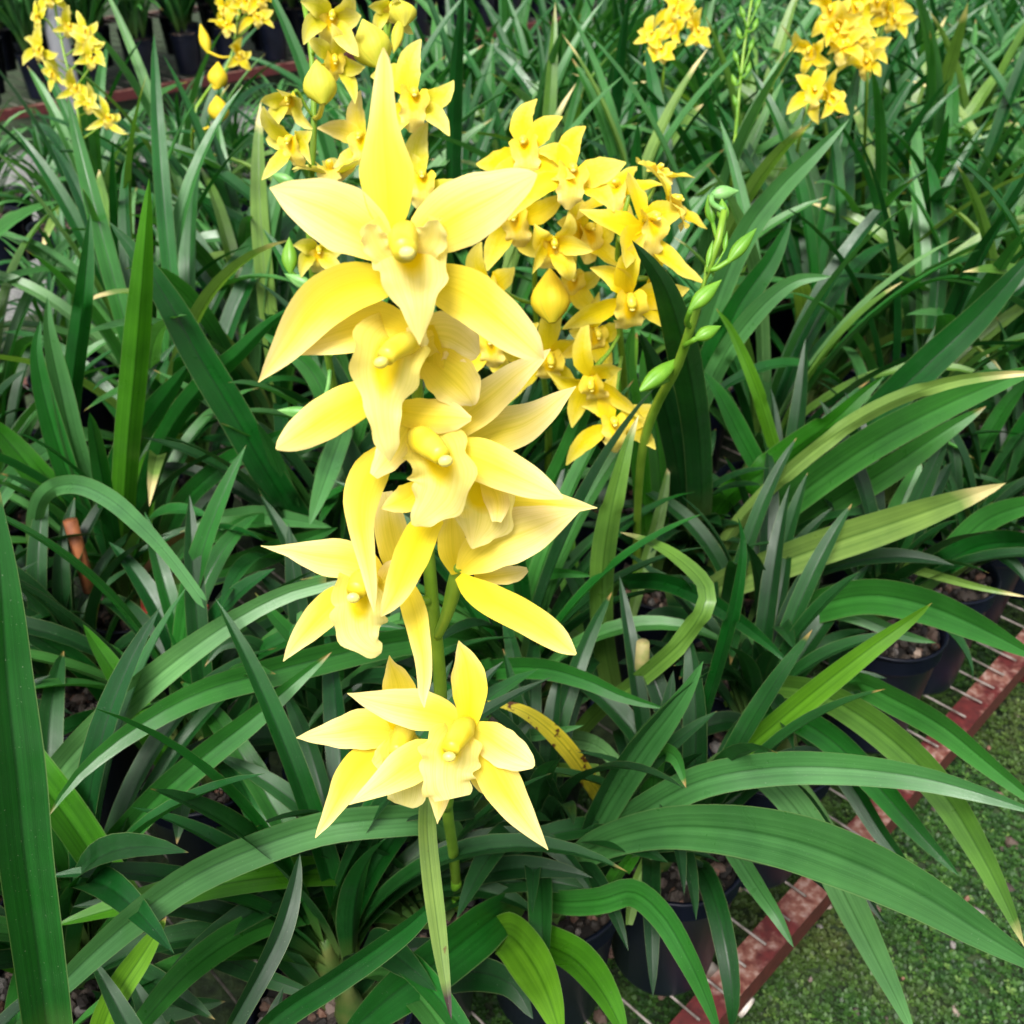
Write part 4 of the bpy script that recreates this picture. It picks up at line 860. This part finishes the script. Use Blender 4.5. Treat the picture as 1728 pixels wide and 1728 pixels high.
leaf(Tp, [(1050,800,1.5),(1048,700,1.45),(1060,620,1.42),(1075,560,1.4)], 34, 'b', 10)
leaf(Tp, [(1040,810,1.5),(980,740,1.45),(960,640,1.4),(940,540,1.4)], 34, 'n', 10)
Up_ = tplant(925, 800, 'orchid with golden spike directly behind the big flowers, hanging buds below its blooms', bulbs=2)
S2a = stem(Up_, [(925,800,1.55),(925,700,1.4),(912,600,1.26),(903,520,1.18),(903,450,1.12),(912,370,1.07),(926,310,1.05)], [.006,.005,.004,.0035,.0028,.002])
gen_flower(Up_, S2a, 890, 255, 1.0, 190, -14, -6, 8, 'g', 4)
gen_flower(Up_, S2a, 962, 302, .98, 200, 6, -4, -6, 'g', 0)
gen_flower(Up_, S2a, 874, 368, 1.04, 185, -15, 22, 4, 'g', 2)
gen_flower(Up_, S2a, 926, 410, 1.02, 165, 20, 30, -8, 'g', 3)
gen_flower(Up_, S2a, 985, 400, 1.06, 180, 30, -10, 0, 'g', 1)
bud(Up_, S2a, 932, 545, 928, 452, 66, 1.06, BUDG)
gen_flower(Up_, S2a, 826, 480, 1.12, 150, -20, 10, 0, 'g', 1)
gen_flower(Up_, S2a, 832, 575, 1.12, 175, -10, 20, 0, 'g', 2)
gen_flower(Up_, S2a, 926, 600, 1.14, 180, 8, 45, 0, 'g', 4)
gen_flower(Up_, S2a, 962, 470, 1.12, 160, 10, 20, 0, 'g', 5)
gen_flower(Up_, S2a, 1000, 560, 1.14, 150, 25, 35, 0, 'g', 1)
leaf(Up_, [(930,800,1.55),(950,700,1.48),(1000,620,1.42),(1045,560,1.4)], 26, 'n', 10)
leaf(Up_, [(920,800,1.55),(940,860,1.4),(930,920,1.3),(960,700,1.3)][:3], 30, 'd', 10)

Vp = tplant(610, 800, 'orchid with greenish lemon flower spike behind the left of the big flowers', bulbs=2)
S3b = stem(Vp, [(592,800,1.5),(582,740,1.4),(565,660,1.28),(545,560,1.18),(527,460,1.11),(522,360,1.07),(528,260,1.04),(530,160,1.03),(522,60,1.02),(512,0,1.02)], [.006,.005,.0048,.0045,.0042,.004,.0035,.003,.0025])
gen_flower(Vp, S3b, 558, 30, .98, 160, 14, 30, -10, 'l', 3)
gen_flower(Vp, S3b, 562, 100, .99, 135, 22, 40, 0, 'l', 1)
gen_flower(Vp, S3b, 492, 165, 1.0, 130, -12, 48, 0, 'l', 3)
gen_flower(Vp, S3b, 498, 240, .99, 150, -22, 24, 8, 'l', 5)
gen_flower(Vp, S3b, 556, 302, 1.03, 170, 8, -58, 0, 'l', 1)
gen_flower(Vp, S3b, 535, 425, 1.10, 130, 20, 20, 0, 'l', 3)
bud(Vp, S3b, 546, 176, 534, 100, 56, .985, BUDY)
bud(Vp, S3b, 490, 462, 488, 400, 26, 1.08, BUDM)
bud(Vp, S3b, 530, 486, 480, 462, 22, 1.08, BUDP)
bud(Vp, S3b, 535, 700, 468, 692, 22, 1.2, BUDP)
bud(Vp, S3b, 560, 600, 540, 575, 12, 1.2, BUDM)
bud(Vp, S3b, 500, 312, 455, 292, 20, 1.1, BUDP)
leaf(Vp, [(600,800,1.5),(560,700,1.44),(520,620,1.42),(440,560,1.4)], 34, 'n', 0)
Wp = tplant(690, 760, 'orchid with lemon spike showing above the tall top sepal, drooping buds at its tip', bulbs=2)
S3a = stem(Wp, [(690,760,1.55),(690,620,1.4),(680,480,1.25),(664,350,1.15),(655,240,1.1),(650,150,1.08),(652,60,1.06),(650,-10,1.05)], [.006,.005,.0045,.004,.0038,.003])
gen_flower(Wp, S3a, 697, 172, .99, 190, 10, 4, -4, 'l', 0)
gen_flower(Wp, S3a, 712, 308, 1.02, 175, 5, 0, -4, 'l', 4)
gen_flower(Wp, S3a, 616, 240, 1.03, 165, -16, 6, 6, 'c', 4)
bud(Wp, S3a, 640, 112, 612, 32, 66, .99, BUDY)
bud(Wp, S3a, 676, 2, 682, 45, 46, 1.0, BUDY)
gen_flower(Wp, S3a, 662, 10, 1.02, 110, 0, 50, 0, 'l', 3)
bud(Wp, S3a, 676, 32, 664, 90, 20, 1.0, BUDY)

# far spikes: (x, y, size) lists
def far_plant(label, bx, by, bd, tops, flowers, kind, d, buds=(), sz=80):
    sz0 = sz
    p = at(bx, by, bd); p.z = RZ + .003; TRACED.append(p)
    t = base_plant(p, label, None, proto('tall', len(TRACED) % 6), rz=len(TRACED))
    b = Vector((p.x, p.y, RZ + PH)); P0 = project(b)
    st = stem(t, [P0[:2] + (P0[2],)] + [(x, y, d) for x, y in tops], [.005, .004, .003, .0022])
    for i, (x, y) in enumerate(flowers):
        rnd = random.Random(int(x * 7 + y)); sz = sz0 * rnd.uniform(.88, 1.1)
        sxx = min(st, key=lambda q: abs(project(q)[1] - y)); side = 1 if x > project(sxx)[0] else -1
        gen_flower(t, st, x, y, d - .03, sz, side * rnd.uniform(0, 45), rnd.uniform(-15, 35), rnd.uniform(-15, 15), kind, rnd.randrange(6))
    for q in buds: bud(t, st, *q, d, BUDG)
    return t
far_plant('distant orchid with pale lemon flower spike at the upper left corner', 165, 420, 2.65, [(140,240),(125,160),(108,90),(92,10)],
  [(67,30),(115,46),(146,54),(68,84),(146,78),(92,124),(154,102),(128,148),(150,176),(180,200),(84,-5)], 'l', 2.1, sz=68)
far_plant('distant orchid with golden flower spike second from the upper left corner', 330, 400, 2.6, [(325,225),(345,160),(385,110),(400,40),(405,-20)],
  [(381,15),(385,48),(432,30),(402,92),(412,4),(440,-4)], 'g', 2.1, sz=74, buds=[(352,90,338,40,18),(368,150,368,104,32),(372,205,366,160,34)])
far_plant('distant orchid with golden flower spike at the top right of centre', 1120, 330, 2.6, [(1118,140),(1130,90),(1150,30),(1165,-20)],
  [(1139,17),(1166,38),(1139,46),(1176,55),(1118,88),(1101,60),(1155,0)], 'g', 2.1, sz=74)
far_plant('distant orchid with the larger golden flower cluster at the top right', 1330, 320, 2.3, [(1350,230),(1372,165),(1400,100),(1425,40),(1440,-20)],
  [(1400,17),(1438,13),(1371,85),(1409,50),(1417,84),(1371,158),(1398,168),(1430,40),(1440,70)], 'g', 1.75, sz=104)
far_plant('distant orchid with golden flowers at the rightmost of the flower spikes', 1480, 330, 2.4, [(1462,170),(1470,110),(1482,50),(1492,-20)],
  [(1493,13),(1505,32),(1463,112),(1459,84),(1480,0)], 'g', 1.85, sz=92)
t = far_plant('orchid with a thin pale green spike of tiny unopened buds, upper right', 1235, 420, 2.2, [(1235,300),(1241,230),(1250,130),(1260,50),(1272,-20)], [], 'g', 1.75)
st = [at(1235, 300, 1.75), at(1241, 230, 1.75), at(1250, 130, 1.75), at(1260, 50, 1.75), at(1266, 0, 1.75)]
for i, (x, y) in enumerate([(1242,140),(1260,120),(1245,100),(1265,80),(1250,60),(1272,45),(1256,25),(1276,10),(1244,175)]):
    bud(t, st, x, y + 6, x + (7 if i % 2 else -7), y - 16, 9, 1.74, BUDM)

# loose things among the pots
m = MB(); a, b = at(118, 878, 1.28), at(150, 990, 1.32); b.z = min(b.z, a.z - .1); m.tube([b, (a + b) / 2, a], .009, 8)
tag(add('stake', m.mesh('stake', RUST)), 'short rusty orange stake end standing among leaves at left', 'stake')
m = MB(); p = at(285, 1030, 1.42); m.box(p, Vector((.035, .01, 0)), Vector((-.008, .025, .004)), Vector((0, .002, .004))); m.box(p + Vector((.03, -.012, .008)), Vector((.02, -.01, .002)), Vector((.008, .018, 0)), Vector((0, 0, .003)))
tag(add('plant_tag', m.mesh('plant_tag', REDP, False)), 'bright red plastic scrap glimpsed under leaves at left', 'plastic scrap')
m = MB(); p = at(92, 40, 4.9); m.tube([Vector((p.x, p.y, 0)), Vector((p.x, p.y, 2.6))], .05, 20)
tag(add('greenhouse_post', m.mesh('post', POST)), 'whitish grey upright post behind the upper left flowers', 'post')

# ------------------------------------------------------------ rows of flowerless plants
random.seed(11)
cnt = {}
def field(kinds, s0, s1, a0, a1, ds, da, label, group, sc=(.9, 1.1), cond=None, jit=.03):
    s = s0; r = 0
    while s <= s1:
        a = a0 + (r % 2) * da / 2
        while a <= a1:
            p = sa(s + random.uniform(-jit, jit), a + random.uniform(-jit, jit), RZ + .003); a += da
            X, Y, d = project(p + Vector((0, 0, .34)))
            if d < .2 or X < -330 * 1.3 / d or X > 1728 + 330 * 1.3 / d or Y < -110 or Y > 2050 or (cond and not cond(X, Y, d)): continue
            if any((p - q).length < .165 for q in TRACED): continue
            kind = kinds(d, p) if callable(kinds) else kinds
            if kind is None: continue
            TRACED.append(p.copy()); cnt[kind] = cnt.get(kind, 0) + 1
            lb, gr = (label, group) if not callable(label) else label(d, p, X, Y)
            base_plant(p, lb, gr, proto(kind, random.randrange(6)), bulbs=2 if kind == 'tall' else 0, rz=random.uniform(0, 6.28), sc=random.uniform(*sc))
        s += ds; r += 1
def k1(d, p):
    X = project(p)[0]; s = p.dot(NV)
    if d < 1.30: return 'low'
    if X < 620 and s > 1.85: return None
    if d < 1.62: return 'low' if X > 1120 else 'fill'
    return 'tall' if d < 2.7 else 'mid'
def lab1(d, p, X, Y):
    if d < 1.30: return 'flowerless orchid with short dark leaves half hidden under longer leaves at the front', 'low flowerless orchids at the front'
    if X < 800: return 'flowerless green orchid crowded on the near rack, left of the big flowers', 'flowerless orchids crowded left of the big flowers'
    return 'flowerless green orchid crowded on the near rack, right of the big flowers', 'flowerless orchids crowded right of the big flowers'
field(k1, .40, 2.2, -1.6, 3.0, .168, .172, lab1, None, cond=lambda X, Y, d: d < 1.75, jit=.012)
field(k1, .40, 2.42, -1.6, 7.0, .215, .235, lab1, None)
field('short', 1.95, 2.42, .3, 3.4, .19, .2, 'young orchid with short fine leaves at the left rear of the near rack', 'short orchids at the left rear of the near rack', (.8, 1.1), lambda X, Y, d: X < 620)
field('short', 2.70, 3.3, 1.0, 7.0, .19, .20, 'young orchid with short fine leaves on the rack before the aisle', 'young short orchids before the grey aisle', (.8, 1.1), lambda X, Y, d: X < 800)
field('up', 5.42, 7.2, .8, 8.4, .27, .27, 'tall upright orchid in black pot on the far rack beyond the aisle', 'orchids on the far rack beyond the aisle', (1.0, 1.25), lambda X, Y, d: X < 1100)
print('COUNT', cnt)
